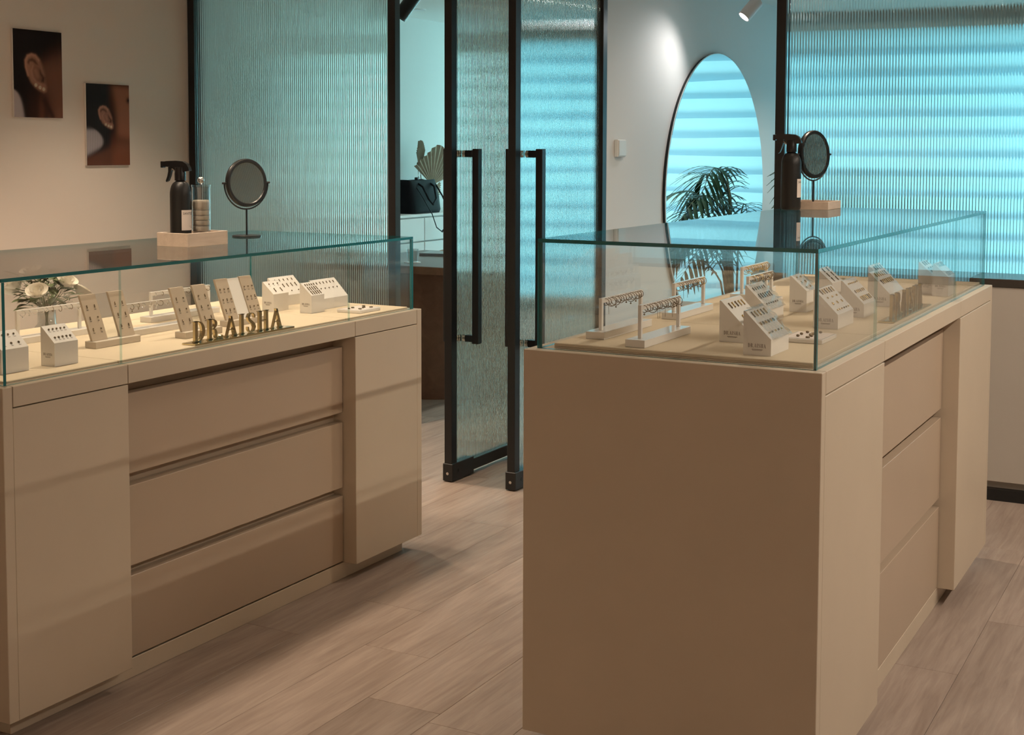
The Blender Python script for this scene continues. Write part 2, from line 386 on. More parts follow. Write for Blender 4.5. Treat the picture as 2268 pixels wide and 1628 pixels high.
# ------------------------------------------------------------------ reeded glass screens and doors
FP = 0.0122
def reeded(g, along, a0, a1, c, z0, z1, t=.006, amp=.0026, seg=8, side=-1):
    """reeded sheet; along = 'x' or 'y'; c = plane coordinate of the flat back, ribs bulge to side*(+axis)"""
    n = max(1, round((a1-a0)/FP)); p = (a1-a0)/n
    R = (amp*amp+(p/2)**2)/(2*amp)
    def P(a, o, z): return (a, c+side*o, z) if along == 'x' else (c+side*o, a, z)
    vs, fs = [], []
    for k in range(n):
        o = len(vs); x0 = a0+k*p
        for i in range(seg+1):
            d = -p/2+p*i/seg; h = t+math.sqrt(R*R-d*d)-(R-amp)
            vs += [P(x0+p/2+d, h, z0), P(x0+p/2+d, h, z1)]
        fs += [(o+2*i, o+2*i+2, o+2*i+3, o+2*i+1) for i in range(seg)]
    o = len(vs); vs += [P(a0, 0, z0), P(a1, 0, z0), P(a1, 0, z1), P(a0, 0, z1)]
    fs.append((o+3, o+2, o+1, o))
    flip = (along == 'x' and side > 0) or (along == 'y' and side < 0)
    g.add(vs, [f[::-1] for f in fs] if flip else fs); return g

def screen(name, label, x0, x1, y, z1, posts, group=None):
    s = thing(name, label, 'glass screen', ((x0+x1)/2, y, 0), 0, group); ox = (x0+x1)/2
    xs = [x0]+posts+[x1]; pw = .042
    for i, x in enumerate(xs):
        a = x if i == 0 else (x-pw if i == len(xs)-1 else x-pw/2)
        obj('post', G().bbox(a-ox, a+pw-ox, -.022, .022, 0, z1, .001), 'black', s)
    for i in range(len(xs)-1):
        a = xs[i]+(pw if i == 0 else pw/2); b = xs[i+1]-(pw if i == len(xs)-2 else pw/2)
        obj('rail', G().bbox(a-ox, b-ox, -.022, .022, 0, .045, .001), 'black', s)
        obj('rail', G().bbox(a-ox, b-ox, -.022, .022, z1-.045, z1, .001), 'black', s)
        obj('reeded_pane', reeded(G(), 'x', a-ox, b-ox, .004, .046, z1-.046), 'flute', s, smooth=True)
    return s
screen('reeded_screen', 'black framed reeded glass screen beside the wall with the ear pictures', -4.86, -3.578, PART_Y, 2.19, [])
screen('reeded_screen', 'wide black framed reeded glass screen behind the dark-topped low cabinet', -1.80, 4.58, 5.72, 2.19, [0.75, 1.85])

def leaf_door(label, xc, y0, y1, z1=2.17):
    d = thing('glass_door', label, 'door', (xc, y0, 0), 0, 'open reeded glass doors'); L = y1-y0; pw = .042; h = .017
    z0 = .012
    obj('stile', G().bbox(-h, h, 0, pw, z0, z1, .001), 'black', d)
    obj('stile', G().bbox(-h, h, L-pw, L, z0, z1, .001), 'black', d)
    obj('bottom_rail', G().bbox(-h, h, pw, L-pw, z0+.004, z0+.05, .001), 'black', d)
    obj('top_rail', G().bbox(-h, h, pw, L-pw, z1-.045, z1, .001), 'black', d)
    obj('reeded_pane', reeded(G(), 'y', pw, L-pw, -.004, z0+.05, z1-.045, side=1), 'flute', d, smooth=True)
    # patch fitting at the foot of the leading edge
    p = obj('patch_fitting', G().bbox(-.023, .023, -.004, .17, .004, .075, .002), 'black', d)
    obj('screw', G().lathe([(.0, .0), (.009, 0), (.009, .002), (0, .002)], 14).xf(Matrix.Translation((.0225, .05, .04)) @ Matrix.Rotation(PI/2, 4, 'Y')), 'blackpl', p)
    obj('screw', G().lathe([(.0, .0), (.006, 0), (.006, .002), (0, .002)], 14).xf(Matrix.Translation((0, -.0035, .035)) @ Matrix.Rotation(PI/2, 4, 'X')), 'steel', p)
    # back-to-back square pull handle
    for s in (-1, 1):
        hd = obj('pull_handle', G().bbox(s*.068-.015, s*.068+.015, .098, .130, .555, 1.348, .002), 'black', d)
        for z in (.575, 1.328):
            a, b = sorted((s*.017, s*.055)); obj('standoff', G().bbox(a, b, .102, .126, z-.014, z+.014, .002), 'black', hd)
            a, b = sorted((s*.005, s*.018)); obj('collar', G().lathe([(.014, a), (.014, b)], 16).xf(Matrix.Translation((0, .114, z)) @ Matrix.Rotation(PI/2, 4, 'Y')), 'steel', hd, smooth=40)
    return d
leaf_door('open reeded glass door with square pulls, on the bag and desk room side', -2.812, 4.655, 5.50)
leaf_door('open reeded glass door with square pulls, swung in line with the round mirror wall', -2.520, 4.650, 5.50)

# hinge jamb strips on the divider end
for i, x in enumerate((-2.83, -2.555)):
    struct(obj('trim_%d' % (i+1), G().bbox(x-.001, x+.018, PART_Y+.045, PART_Y+.075, 0, 2.19, .001) if i == 0 else G().bbox(x+.016, x+.034, PART_Y+.045, PART_Y+.075, 0, 2.19, .001), 'black'))
struct(obj('trim_3', G().bbox(-3.578, -1.80, PART_Y-.018, PART_Y+.05, 2.175, 2.20, .001), 'black'))

# ------------------------------------------------------------------ counters
def counter(name, label, x, y, L, W, zt, p, q, drawers):
    c = thing(name, label, 'counter', (x, y, 0)); e = .0285; rz = .047
    obj('end_panel', G().bbox(-W, 0, 0, e-.001, .05, zt, .0012), 'lam', c)
    obj('end_panel', G().bbox(-W, 0, L-e+.001, L, .05, zt, .0012), 'lam', c)
    obj('front_pillar', G().bbox(-.25, 0, e-.001, p, .05, zt-rz-.003, .0012), 'lam', c)
    obj('front_pillar', G().bbox(-.25, 0, L-q, L-e+.001, .05, zt-rz-.003, .0012), 'lam', c)
    obj('top_rail', G().bbox(-.06, 0, e+.001, p-.001, zt-rz, zt, .001), 'lam', c)
    obj('top_rail', G().bbox(-.06, 0, p+.001, L-q-.001, zt-rz, zt, .001), 'lam', c)
    obj('top_rail', G().bbox(-.06, 0, L-q+.001, L-e-.001, zt-rz, zt, .001), 'lam', c)
    obj('worktop', G().box(-W, -.06, e, L-e, zt-.02, zt-.0005), 'lam', c)
    obj('carcass', G().box(-W+.005, -.085, e, L-e, .05, zt-.021), 'lam_drawer', c)
    obj('plinth', G().bbox(-W+.06, -.0495, .045, L-.045, 0, .0495, .001), 'lam', c)
    for i, (a, b) in enumerate(drawers):
        obj('drawer_front', G().bbox(-.084, -.048, p+.003, L-q-.003, a, b, .001), 'lam_drawer', c)
    return c
counter('display_counter', 'greige display counter with three drawers beside the wall with ear pictures', -2.412, 2.085, 1.737, .722, .8155, .3845, .3820,
        [(.055, .264), (.290, .496), (.527, .732)])
counter('display_counter', 'greige display counter with plain end panel in front of the round mirror', -.725, 2.623, 2.0115, .6655, .9095, .5245, .546,
        [(.053, .296), (.322, .563), (.590, .826)])

def glass_case(label, x, y, L, W, z, h, s1, s2):
    """x = front plane, y = near end; sheets 8 mm, clear faces, green polished edges"""
    c = thing('glass_case', label, 'glass case', (x, y, z)); t = .008
    def sheet(nm, x0, x1, y0, y1, z0, z1, thin, seams=()):
        g = G().box(x0, x1, y0, y1, z0, z1)
        ax = 'xyz'.index(thin); g.m = [1]*6
        for i in seams: g.m[i] = 2
        for i in {0: (3, 5), 1: (2, 4), 2: (0, 1)}[ax]: g.m[i] = 0
        return obj(nm, g, ['glass', 'edge', 'seam'], c)
    sheet('top_pane', -W, 0, 0, L, h-t, h, 'z')
    ys = [t+.0005, s1, s2, L-t-.0005]
    for i in range(3):
        sheet('front_pane', -t, 0, ys[i]+(.0006 if i else 0), ys[i+1]-(.0006 if i < 2 else 0), 0, h-t-.0005, 'x', ((4,), (2, 4), (2,))[i])
    sheet('back_pane', -W, -W+t, ys[0], ys[3], 0, h-t-.0005, 'x')
    sheet('end_pane', -W, 0, 0, t, 0, h-t-.0005, 'y')
    sheet('end_pane', -W, 0, L-t, L, 0, h-t-.0005, 'y')
    return c
glass_case('clear glass case on the counter beside the wall with ear pictures', -2.432, 2.105, 1.697, .683, .8157, .241, .3656, 1.3337)
glass_case('clear glass case on the counter in front of the round mirror', -.745, 2.651, 1.955, .626, .9097, .2425, .4979, 1.4670)

ZA, ZB = .8235, .9210
def mats(where, x0, x1, ys, z, zt):
    for i in range(3):
        t = thing('display_mat', 'greige suede mat lining the glass case %s, %s section' % (where, ('plain end', 'gold sign', 'partition end')[i]), 'mat',
                  ((x0+x1)/2, (ys[i]+ys[i+1])/2, z), 0, 'mats in the case %s' % where)
        hx, hy = (x1-x0)/2, (ys[i+1]-ys[i])/2-.0007
        obj('board', G().box(-hx, hx, -hy, hy, 0, .003), 'lam', t)
        obj('suede_cover', G().bbox(-hx, hx, -hy, hy, .0031, zt-z, .0015), 'mat', t)
mats('beside the ear pictures', -3.100, -2.4445, (2.120, 2.470, 3.435, 3.787), .8158, ZA)
mats('before the round mirror', -1.340, -.757, (2.672, 3.147, 4.115, 4.590), .9098, ZB)

# ------------------------------------------------------------------ jewellery displays
A_, B_ = 'beside the ear pictures', 'before the round mirror'
stud_meshes = {}
def stud_mesh(kind, m):
    key = (kind, m)
    if key in stud_meshes: return stud_meshes[key]
    g = G()
    if kind == 0:      # dome stud
        g.sphere((0, 0, .0016), .0026, 8, 5, (1, 1, .7))
    elif kind == 1:    # leaf drop
        g.sphere((0, .0018, .0012), .0017, 7, 4); g.tube([(0, 0, .001), (0, -.006, .001)], .0012, 6, rs=[.0018, .0009])
    elif kind == 2:    # short bar
        g.tube([(0, .006, .0012), (0, -.007, .0012)], .0014, 6); g.sphere((0, .006, .0014), .002, 7, 4)
    elif kind == 3:    # flower cluster
        for k in range(5): g.sphere((.0018*math.cos(k*1.256), .0018*math.sin(k*1.256), .0012), .0014, 6, 4)
    else:              # huggie half ring
        g.tube([(.0026*math.cos(t), .0005+.0036*math.sin(t), .0012) for t in [2*PI*i/10 for i in range(10)]], .0010, 5, closed=True)
    stud_meshes[key] = g.mesh('stud_earring', m, True); return stud_meshes[key]
STUD_N = [0]
def stud(world, basis, kind, m, where):
    o = link('stud_earring', stud_mesh(kind, m)); o.matrix_world = Matrix.Translation(world) @ basis.to_4x4()
    tag(o, 'tiny %s stud earring on the %s' % ({'bronze': 'dark bronze', 'goldj': 'gold', 'silver': 'silver'}[m], where), 'earring', 'stud earrings on the '+where)
    STUD_N[0] += 1

logo_cache = {}
def logo_geo(width):
    lay, tot = word_layout(); s = width/tot; g = G()
    for ch, x in lay:
        q, _ = serif_letter(ch, 'y', -.00025, 0); g.add([((p[0]+x)*s, p[1], p[2]*s) for p in q.v], q.f)
    g.box(width*.2, width*.82, -.00025, 0, -width*.115, -width*.085)
    for i in range(7): g.box(width*(.25+.075*i), width*(.25+.075*i+.05), -.00025, 0, -width*.165, -width*.135)
    return g

def wedge(label, xf, y, wy, d, hb, hf, z, rows, kinds, m, where, film=False, tags=True, seed=0, logo=True):
    """sloped display block: front (low) edge at x = xf facing +x, back at xf-d; near side at y"""
    rnd = random.Random(seed)
    w = thing('display_block', label, 'display block', (xf-d/2, y+wy/2, z), 0, 'sloped earring blocks')
    hx, hy = d/2, wy/2
    prof = [(-hx, .0003), (hx, .0003), (hx, hf), (-hx+.003, hb), (-hx, hb)]
    obj('block', G().prism(prof, 'y', -hy, hy), 'white', w)
    if logo:
        lw = d*.64
        obj('logo', logo_geo(lw).xf(Matrix.Translation((-hx+d*.18, -hy, hf*.42+.002))), 'greyink', w)
    sl = math.hypot(d-.003, hb-hf)
    ez = Vector((hb-hf, 0, d-.003)).normalized(); ey = Vector((-(d-.003), 0, hb-hf)).normalized(); ex = ey.cross(ez)
    basis = Matrix((ex, ey, ez)).transposed()
    o0 = Vector((hx, 0, hf))
    marks = G(); nr = len(rows)
    for r, n in enumerate(rows):
        t = (r+.62)/nr*.94
        for i in range(n):
            u = ((i+.5)/n-.5)*wy*.82
            pos = o0+ey*(sl*t)+Vector((0, u, 0))
            stud(Vector(w.location)+pos+ez*.0003, basis, kinds[r % len(kinds)], m if rnd.random() > .2 else 'bronze', where)
            if tags:
                c = o0+ey*(sl*t-.0075)+Vector((0, u, 0)); q = [c+ex*sx*.0035+ey*sy*.0006+ez*.0003 for sx, sy in ((-1, -1), (1, -1), (1, 1), (-1, 1))]
                marks.add(q, [(0, 1, 2, 3)])
    if tags and marks.v: obj('caption_marks', marks, 'greyink', w)['kind'] = 'stuff'
    if film:
        g = G(); NU, NV = 20, 22; vs = []
        for i in range(NU+1):
            for j in range(NV+1):
                u = (i/NU-.5)*wy*1.02; t = -.06+1.10*j/NV
                hgt = 0.0055+.0012*math.sin(9*t+3*u/wy+seed)+.0014*math.sin(23*t+2.2*math.sin(5*u/wy+seed))+.0008*math.sin(2*PI*u/.019+5*t+2*math.sin(7*t+seed))
                vs.append(o0+ey*(sl*t)+ez*hgt+Vector((0, u, 0)))
        g.add(vs, [(i*(NV+1)+j, (i+1)*(NV+1)+j, (i+1)*(NV+1)+j+1, i*(NV+1)+j+1) for i in range(NU) for j in range(NV)])
        obj('plastic_film', g, 'film', w, smooth=True)
    return w
T = dict(d=.060, hb=.092, hf=.035); SM = dict(d=.046, hb=.095, hf=.057)
# counter beside the ear pictures
wedge('white sloped earring block at the plain corner end of the case beside the pictures', -2.543+.022, 2.178, .080, z=ZA, rows=[3, 4], kinds=[3, 0], m='bronze', where='corner block near the flower vase', seed=1, **SM)
wedge('white sloped earring block with two rows of dark studs, before the flower vase', -2.502, 2.320, .074, z=ZA, rows=[5, 5], kinds=[3, 0, 1], m='bronze', where='two-row block before the flower vase', seed=2, **SM)
wedge('small white earring block with a few scattered studs, right after the three linen ramps', -2.736, 3.448, .078, z=ZA, rows=[2, 3], kinds=[2, 0], m='bronze', where='sparse block after the linen ramps', seed=3, **SM)
wedge('taller white earring block behind the sparse block near the reeded screen', -2.810, 3.585, .135, z=ZA, rows=[3, 5, 5], kinds=[0, 2, 1], m='bronze', where='block behind the sparse one', tags=False, seed=4, **T)
wedge('white earring block with three dense stud rows between sparse block and flat tile', -2.606, 3.476, .068, z=ZA, rows=[5, 5, 5], kinds=[2, 2, 1], m='bronze', where='dense three-row block', tags=False, seed=5, **SM)
wedge('wide white earring block behind the dense three-row block, by the flat tile', -2.638, 3.585, .135, z=ZA, rows=[0, 5, 6], kinds=[1, 0], m='bronze', where='wide block by the flat tile', tags=False, seed=6, **T)
# counter before the round mirror
wedge('film-wrapped white earring block with long bar earrings, at the free corner of the case', -.858, 2.712, .123, z=ZB, rows=[5, 6, 5], kinds=[0, 4, 2], m='goldj', where='film-wrapped corner block', film=True, tags=False, seed=7, **T)
wedge('white earring block with slim drop earrings beside the film-wrapped corner block', -.968, 2.872, .130, z=ZB, rows=[2, 5], kinds=[2, 2], m='goldj', where='block beside the corner one', seed=8, **T)
wedge('film-wrapped white earring block below the two gold-hoop stands', -1.028, 3.223, .125, z=ZB, rows=[6, 6, 6], kinds=[0, 2, 1], m='bronze', where='film-wrapped block under the hoop stands', film=True, tags=False, seed=9, **T)
wedge('narrow film-wrapped earring block with a few large pieces in mid case', -1.012, 3.497, .085, z=ZB, rows=[2, 2, 2], kinds=[3, 4], m='goldj', where='narrow film-wrapped block', film=True, tags=False, seed=10, **SM)
wedge('white earring block with six dark pieces behind the four-row block', -1.008, 3.735, .105, z=ZB, rows=[2, 2, 2], kinds=[2, 2], m='bronze', where='six-piece block', tags=False, seed=11, **SM)
wedge('white earring block with mixed chains and studs in four rows, next to the flat tile', -.850, 3.203, .145, z=ZB, rows=[6, 3, 3, 6], kinds=[0, 4, 3, 2], m='goldj', where='mixed four-row block', tags=False, seed=12, **T)
wedge('white earring block with three neat stud rows behind the first letters of the sign', -.852, 3.460, .122, z=ZB, rows=[6, 6, 6], kinds=[2, 1, 0], m='goldj', where='three-row block by the sign', tags=False, seed=13, **T)
wedge('white earring block with seven copper bars, across from the middle of the gold sign', -.850, 3.738, .165, z=ZB, rows=[0, 7, 6], kinds=[2, 2], m='goldj', where='copper bar block', tags=False, seed=14, **T)
wedge('white earring block with dark bars standing behind the copper bar block', -.905, 3.960, .120, z=ZB, rows=[6, 0, 4], kinds=[2, 2], m='bronze', where='dark bar block', tags=False, seed=15, **T)
wedge('inner white earring block of the pair at the partition end', -.810, 4.120, .100, z=ZB, rows=[3, 3, 3], kinds=[2, 0], m='bronze', where='inner block of the end pair', tags=False, seed=16, **SM)
wedge('outer white earring block of the pair at the partition end', -.762, 4.088, .105, z=ZB, rows=[4, 0, 5], kinds=[2, 1], m='silver', where='outer block of the end pair', tags=False, seed=17, **SM)

hoop_cache = {}
def hoop_mesh(R, m, drop):
    k = (R, m, drop)
    if k not in hoop_cache:
        g = G().tube([(R*math.cos(t), 0, R*math.sin(t)) for t in [2*PI*i/18 for i in range(18)]], .00085, 5, closed=True)
        if drop == 1: g.sphere((0, 0, -R-.004), .0022, 7, 5); g.tube([(0, 0, -R), (0, 0, -R-.004)], .0004, 4)
        if drop == 2: g.tube([(0, 0, -R), (.0006, 0, -R-.022)], .00045, 4)
        hoop_cache[k] = g.mesh('hoop_earring', m, True)
    return hoop_cache[k]
def tbar(label, x, y0, y1, z, p0, p1, top, metals, n, where, seed, small=False):
    """earring gallows: base slab, two posts, flat bar; hoops are things of their own"""
    rnd = random.Random(seed); yc = (y0+y1)/2
    t = thing('earring_stand', label, 'earring stand', (x, yc, z), 0, 'white earring bar stands')
    obj('base', G().bbox(-.0228, .0228, y0-yc, y1-yc, .0003, .017, .0006), 'white', t)
    for p in (p0, p1): obj('post', G().bbox(-.004, .004, p-yc-.0045, p-yc+.0045, .017, top-.011, .0006), 'white', t)
    obj('bar', G().bbox(-.004, .004, p0-yc-.0045, p1-yc+.0045, top-.0112, top, .0006), 'white', t)
    for i in range(n):
        R = rnd.choice((.0075, .009, .0105) if not small else (.005, .006, .0075)); m = rnd.choice(metals)
        yy = p0+.012+(p1-p0-.024)*(i+rnd.uniform(-.2, .2))/(n-1)
        o = link('hoop_earring', hoop_mesh(R, m, rnd.choice((0, 0, 0, 1, 2)) if not small else rnd.choice((0, 1, 0))), None, (x+.0055, yy, z+top-.004-R*.75))
        o.rotation_euler = (0, 0, rnd.uniform(-.7, .7)+.35)
        tag(o, '%s hoop earring hanging from the %s' % ({'bronze': 'dark bronze', 'goldj': 'gold', 'silver': 'silver'}[m], where), 'earring', 'hoop earrings on the '+where)
tbar('white bar stand with dark hoops, nearer the back pane of the dark hoop pair', -1.284, 2.765, 3.043, ZB, 2.798, 3.026, .090, ['bronze'], 15, 'rear stand of the dark hoop pair', 21)
tbar('white bar stand with dark hoops and fine chains beside the block with slim drops', -1.154, 2.690, 2.965, ZB, 2.719, 2.944, .090, ['bronze', 'bronze'], 15, 'front stand of the dark hoop pair', 22)
tbar('white bar stand with gold hoops standing alone along the back pane', -1.270, 3.182, 3.435, ZB, 3.208, 3.418, .090, ['goldj', 'bronze'], 15, 'lone gold hoop stand', 23)
tbar('white bar stand with long gold drops by the back pane in mid case', -1.268, 3.690, 3.975, ZB, 3.727, 3.950, .092, ['goldj'], 15, 'stand of long gold drops', 24)
tbar('white bar stand with tangled gold hoops just behind the film-wrapped block', -1.160, 3.425, 3.695, ZB, 3.460, 3.660, .092, ['goldj', 'bronze'], 16, 'stand of tangled gold hoops', 25)
tbar('white bar stand with small silver drops in front of the flower vase', -2.885, 2.545, 2.800, ZA, 2.548, 2.768, .090, ['silver', 'bronze'], 10, 'stand before the flower vase', 26, True)
tbar('white bar stand with small hoops behind the linen ramps', -2.740, 2.790, 3.035, ZA, 2.805, 3.018, .090, ['silver', 'bronze'], 9, 'stand behind the ramps', 27, True)
tbar('white bar stand with small hoops farthest from the aisle beside the ear pictures', -2.905, 3.050, 3.360, ZA, 3.074, 3.332, .090, ['silver', 'bronze'], 9, 'rearmost stand', 28, True)

def ramp_stand(label, x, y, z, wy, cols, where, seed, card=False):
    """x = front of base, y = near end"""
    t = thing('earring_ramp', label, 'earring stand', (x, y, z), 0, 'linen earring ramps'); rnd = random.Random(seed)
    obj('base', G().bbox(-.040, 0, 0, wy, .0003, .018, .0008), 'linen2', t)
    bx, bz, tx, tz = -.016, .0185, -.061, .137
    d = Vector((tx-bx, 0, tz-bz)); L = d.length; ey = d.normalized(); ez = Vector((-ey.z, 0, ey.x))*-1; ex = ey.cross(ez)
    basis = Matrix((ex, ey, ez)).transposed()
    pw = .054
    for y0 in (.004, wy-pw-.004):
        pr = [(bx, bz), (tx, tz), (tx-.007, tz), (bx-.008, bz)]
        obj('linen_pad', G().prism(pr, 'y', y0, y0+pw), 'linen', t)
        marks = G()
        for r in range(3):
            for i in range(cols):
                u = y0+pw*(i+.5)/cols; pos = Vector((bx, u, bz))+ey*(L*(.20+.25*r))+ez*.0003
                stud(Vector(t.location)+pos+ey*.006, basis, rnd.choice((1, 0)), 'bronze', where)
                q = [pos-ey*.004+Vector((0, sx*.0035, 0))+ey*sy*.0006+ez*.0003 for sx, sy in ((-1, -1), (1, -1), (1, 1), (-1, 1))]; marks.add(q, [(0, 1, 2, 3)])
        obj('caption_marks', marks, 'ink', t)['kind'] = 'stuff'
    pr = [(bx-.003, bz), (tx-.003, tz-.002), (tx-.006, tz-.002), (bx-.006, bz)]
    obj('centre_panel', G().prism(pr, 'y', pw+.005, wy-pw-.005), 'white' if card else 'acrylic', t)
    return t
ramp_stand('pair of beige linen earring ramps on one base, next to the two-row block', -2.632, 2.581, ZA, .163, 2, 'linen ramps next to the two-row block', 31)
ramp_stand('pair of beige linen earring ramps on one base, behind the letters D and R', -2.556, 2.838, ZA, .152, 2, 'linen ramps behind the first gold letters', 32)
ramp_stand('pair of linen earring ramps with a white centre panel, next to the sparse block', -2.612, 3.090, ZA, .172, 3, 'linen ramps with the white centre', 33, True)

def tile(label, x0, x1, y0, y1, z, n, where, seed):
    rnd = random.Random(seed)
    t = thing('jewellery_tile', label, 'tile', ((x0+x1)/2, (y0+y1)/2, z), 0, 'flat jewellery tiles'); hx, hy = (x1-x0)/2, (y1-y0)/2
    obj('slab', G().bbox(-hx, hx, -hy, hy, .0003, .010, .0012), 'white', t)
    obj('paper_inlay', G().box(-hx+.006, hx-.006, -hy+.006, hy-.006, .0101, .0106), 'paper', t)
    for i in range(n):
        p = Vector(t.location)+Vector((rnd.uniform(-hx*.7, hx*.7), -hy*.75+1.5*hy*i/(n-1), .0107))
        stud(p, Matrix.Rotation(rnd.uniform(0, 3), 3, 'Z') @ Matrix.Scale(1.6, 3), rnd.choice((0, 3, 4)), 'bronze', where)
tile('flat white tile with loose studs at the screen end of the picture-wall case', -2.560, -2.470, 3.548, 3.665, ZA, 7, 'flat tile by the partition end', 41)
tile('flat white tile with round studs beside the film-wrapped corner block', -.905, -.813, 2.936, 3.056, ZB, 9, 'flat tile near the corner block', 42)

def sign(label, xf, xb, y0, y1, ly0, ly1, z, h):
    s = thing('letter_sign', label, 'sign', ((xf+xb)/2, (y0+y1)/2, z), 0, 'gold DR.AISHA signs'); hx, hy = (xf-xb)/2, (y1-y0)/2
    obj('base_plate', G().bbox(-hx, hx, -hy, hy, .0003, .005, .0012), 'goldp', s)
    lay, tot = word_layout(); sc = (ly1-ly0)/tot
    for ch, x in lay:
        g, _ = serif_letter(ch, 'x', -.004, .004)
        g.v = [(p[0]-.002, (p[1]+x)*sc+ly0-(y0+y1)/2, .0052+p[2]*h) for p in g.v]
        obj('letter', g, 'gold', s)
sign('gold standing letters DR.AISHA on a mirrored gold plate before the linen ramps', -2.444, -2.492, 2.750, 3.178, 2.770, 3.150, ZA, .056)
sign('gold standing letters DR.AISHA on a plate in the case before the round mirror', -.757, -.797, 3.378, 3.825, 3.436, 3.800, ZB, .060)

# ------------------------------------------------------------------ things on the glass tops
ZTA, ZTB = 1.0569, 1.1524
def tray(label, x0, x1, y0, y1, z, h):
    t = thing('wooden_tray', label, 'tray', ((x0+x1)/2, (y0+y1)/2, z)); a, b = (x1-x0)/2, (y1-y0)/2; w = .006
    obj('bottom', G().box(-a+w, a-w, -b+w, b-w, .0003, .006), 'tray', t)
    for q in ((-a, a, -b, -b+w), (-a, a, b-w, b), (-a, -a+w, -b+w, b-w), (a-w, a, -b+w, b-w)): obj('side', G().bbox(*q, .0003, h, .0007), 'tray', t)
    return t
tray('limed wood tray holding the spray bottle and cotton jar', -2.857, -2.738, 3.052, 3.232, ZTA, .040)
tray('limed wood tray with the round mirror standing in it, beside a spray bottle', -1.345, -1.205, 4.394, 4.550, ZTB, .026)

def spray_bottle(label, x, y, z, H, r, rz, lab_ang):
    b = thing('spray_bottle', label, 'bottle', (x, y, z), rz, 'black spray bottles'); hb = H*.73
    prof = [(r*.90, .0003), (r*.98, .004), (r, .01), (r, hb*.76)]
    for i in range(1, 9):
        t = PI/2*i/9; prof.append((r*.40+r*.60*math.cos(t), hb*.76+hb*.21*math.sin(t)))
    prof += [(r*.38, hb*.985), (r*.38, hb*1.0), (0, hb)]
    obj('body', G().lathe(prof, 32), 'blackm', b, smooth=50)
    obj('collar', G().lathe([(r*.53, hb*.985), (r*.53, hb*1.10), (r*.50, hb*1.12), (r*.50, hb*1.19), (0, hb*1.20)], 24), 'blackpl', b, smooth=40)
    k = H/.26
    # trigger head: nozzle points along local -x
    top = [(-.052, .222), (-.052, .236), (-.040, .2385), (-.010, .2395), (.012, .2375), (.024, .231), (.031, .220), (.0335, .210), (.018, .208), (.004, .206), (-.008, .208), (-.016, .214), (-.024, .221)]
    hd = obj('trigger_head', G().prism([(p[0]*k, (p[1]+.006)*k) for p in top], 'y', -.0095*k, .0095*k), 'blackpl', b)
    obj('nozzle', G().bbox(-.060*k, -.0515*k, -.0085*k, .0085*k, .2245*k, .2435*k, .001), 'blackpl', hd)
    obj('piston', G().tube([(-.028*k, 0, .222*k), (-.012*k, 0, .212*k)], .004*k, 8), 'silver', hd)
    tr = [(-.036, .241), (-.026, .241), (-.027, .228), (-.031, .214), (-.037, .200), (-.043, .196), (-.044, .201), (-.039, .214), (-.036, .228)]
    obj('trigger', G().prism([(p[0]*k, (p[1]-.014)*k) for p in tr], 'y', -.006*k, .006*k), 'blackpl', hd)
    # paper label wrapped on the body
    R = r+.0003; a0, a1 = lab_ang-rz-.78, lab_ang-rz+.78; z0, z1 = H*.155, H*.385; n = 14; g = G(); vs = []
    for i in range(n+1):
        t = a0+(a1-a0)*i/n; vs += [(R*math.cos(t), R*math.sin(t), z0), (R*math.cos(t), R*math.sin(t), z1)]
    g.add(vs, [(2*i, 2*i+2, 2*i+3, 2*i+1) for i in range(n)]); lb = obj('paper_label', g, 'paper', b, smooth=True)
    vt, ft = text_geo('SANITIZER', .0086); wt = max(p[0] for p in vt); R2 = R+.0002
    g = G(); tw = (a1-a0)*R*.84; s = tw/wt
    g.add([(R2*math.cos(a0+.13+p[0]*s/R), R2*math.sin(a0+.13+p[0]*s/R), z1-.0135+p[1]*1.15) for p in vt], ft)
    for (u0, u1, q0, q1) in ((.50, .95, .200, .206), (.62, .86, .128, .142)):
        qs = []
        for i in range(5):
            t = a0+(a1-a0)*(u0+(u1-u0)*i/4); qs += [(R2*math.cos(t), R2*math.sin(t), z0+(z1-z0)*q0), (R2*math.cos(t), R2*math.sin(t), z0+(z1-z0)*q1)]
        g.add(qs, [(2*i, 2*i+2, 2*i+3, 2*i+1) for i in range(4)])
    obj('lettering', g, 'ink', lb)
    return b
spray_bottle('matt black spray bottle with a pale label in the wooden tray beside the cotton jar', -2.806, 3.100, ZTA+.0062, .262, .0315, .25, 0.02)
spray_bottle('matt black spray bottle with a pale label standing straight on the glass by a tray', -1.318, 4.352, ZTB, .262, .0325, .05, 0.15)

# cotton jar
j = thing('cotton_jar', 'lidded clear glass jar stacked with cotton pads in the wooden tray', 'jar', (-2.777, 3.158, ZTA+.0062))
obj('jar_body', G().lathe([(.0, .0003), (.0270, .0003), (.0275, .003), (.0275, .168), (.0262, .168), (.0262, .004), (0, .004)], 32, cap=False), 'jar', j, smooth=40)
jl = obj('lid', G().lathe([(0, .1682), (.0285, .1682), (.0290, .171), (.0285, .175), (.0, .1765)], 32, cap=False), 'jar', j, smooth=40)
obj('knob', G().sphere((0, 0, .1885), .0105, 16, 10), 'silver', jl, smooth=True)
obj('neck', G().lathe([(.004, .176), (.003, .181)], 10), 'silver', jl)
zc = .005; rr = random.Random(4)
for k in range(7):
    h = (.012, .016, .018, .016, .014, .016, .030)[k]
    obj('cotton_pad', G().lathe([(0, zc), (.0235, zc+.001), (.0252, zc+h*.3), (.0252, zc+h*.7), (.0235, zc+h-.001), (0, zc+h-.0004)], 24, (rr.uniform(-.0006, .0006), rr.uniform(-.0006, .0006), 0), cap=False), 'cotton', j, smooth=True)
    zc += h+.0004

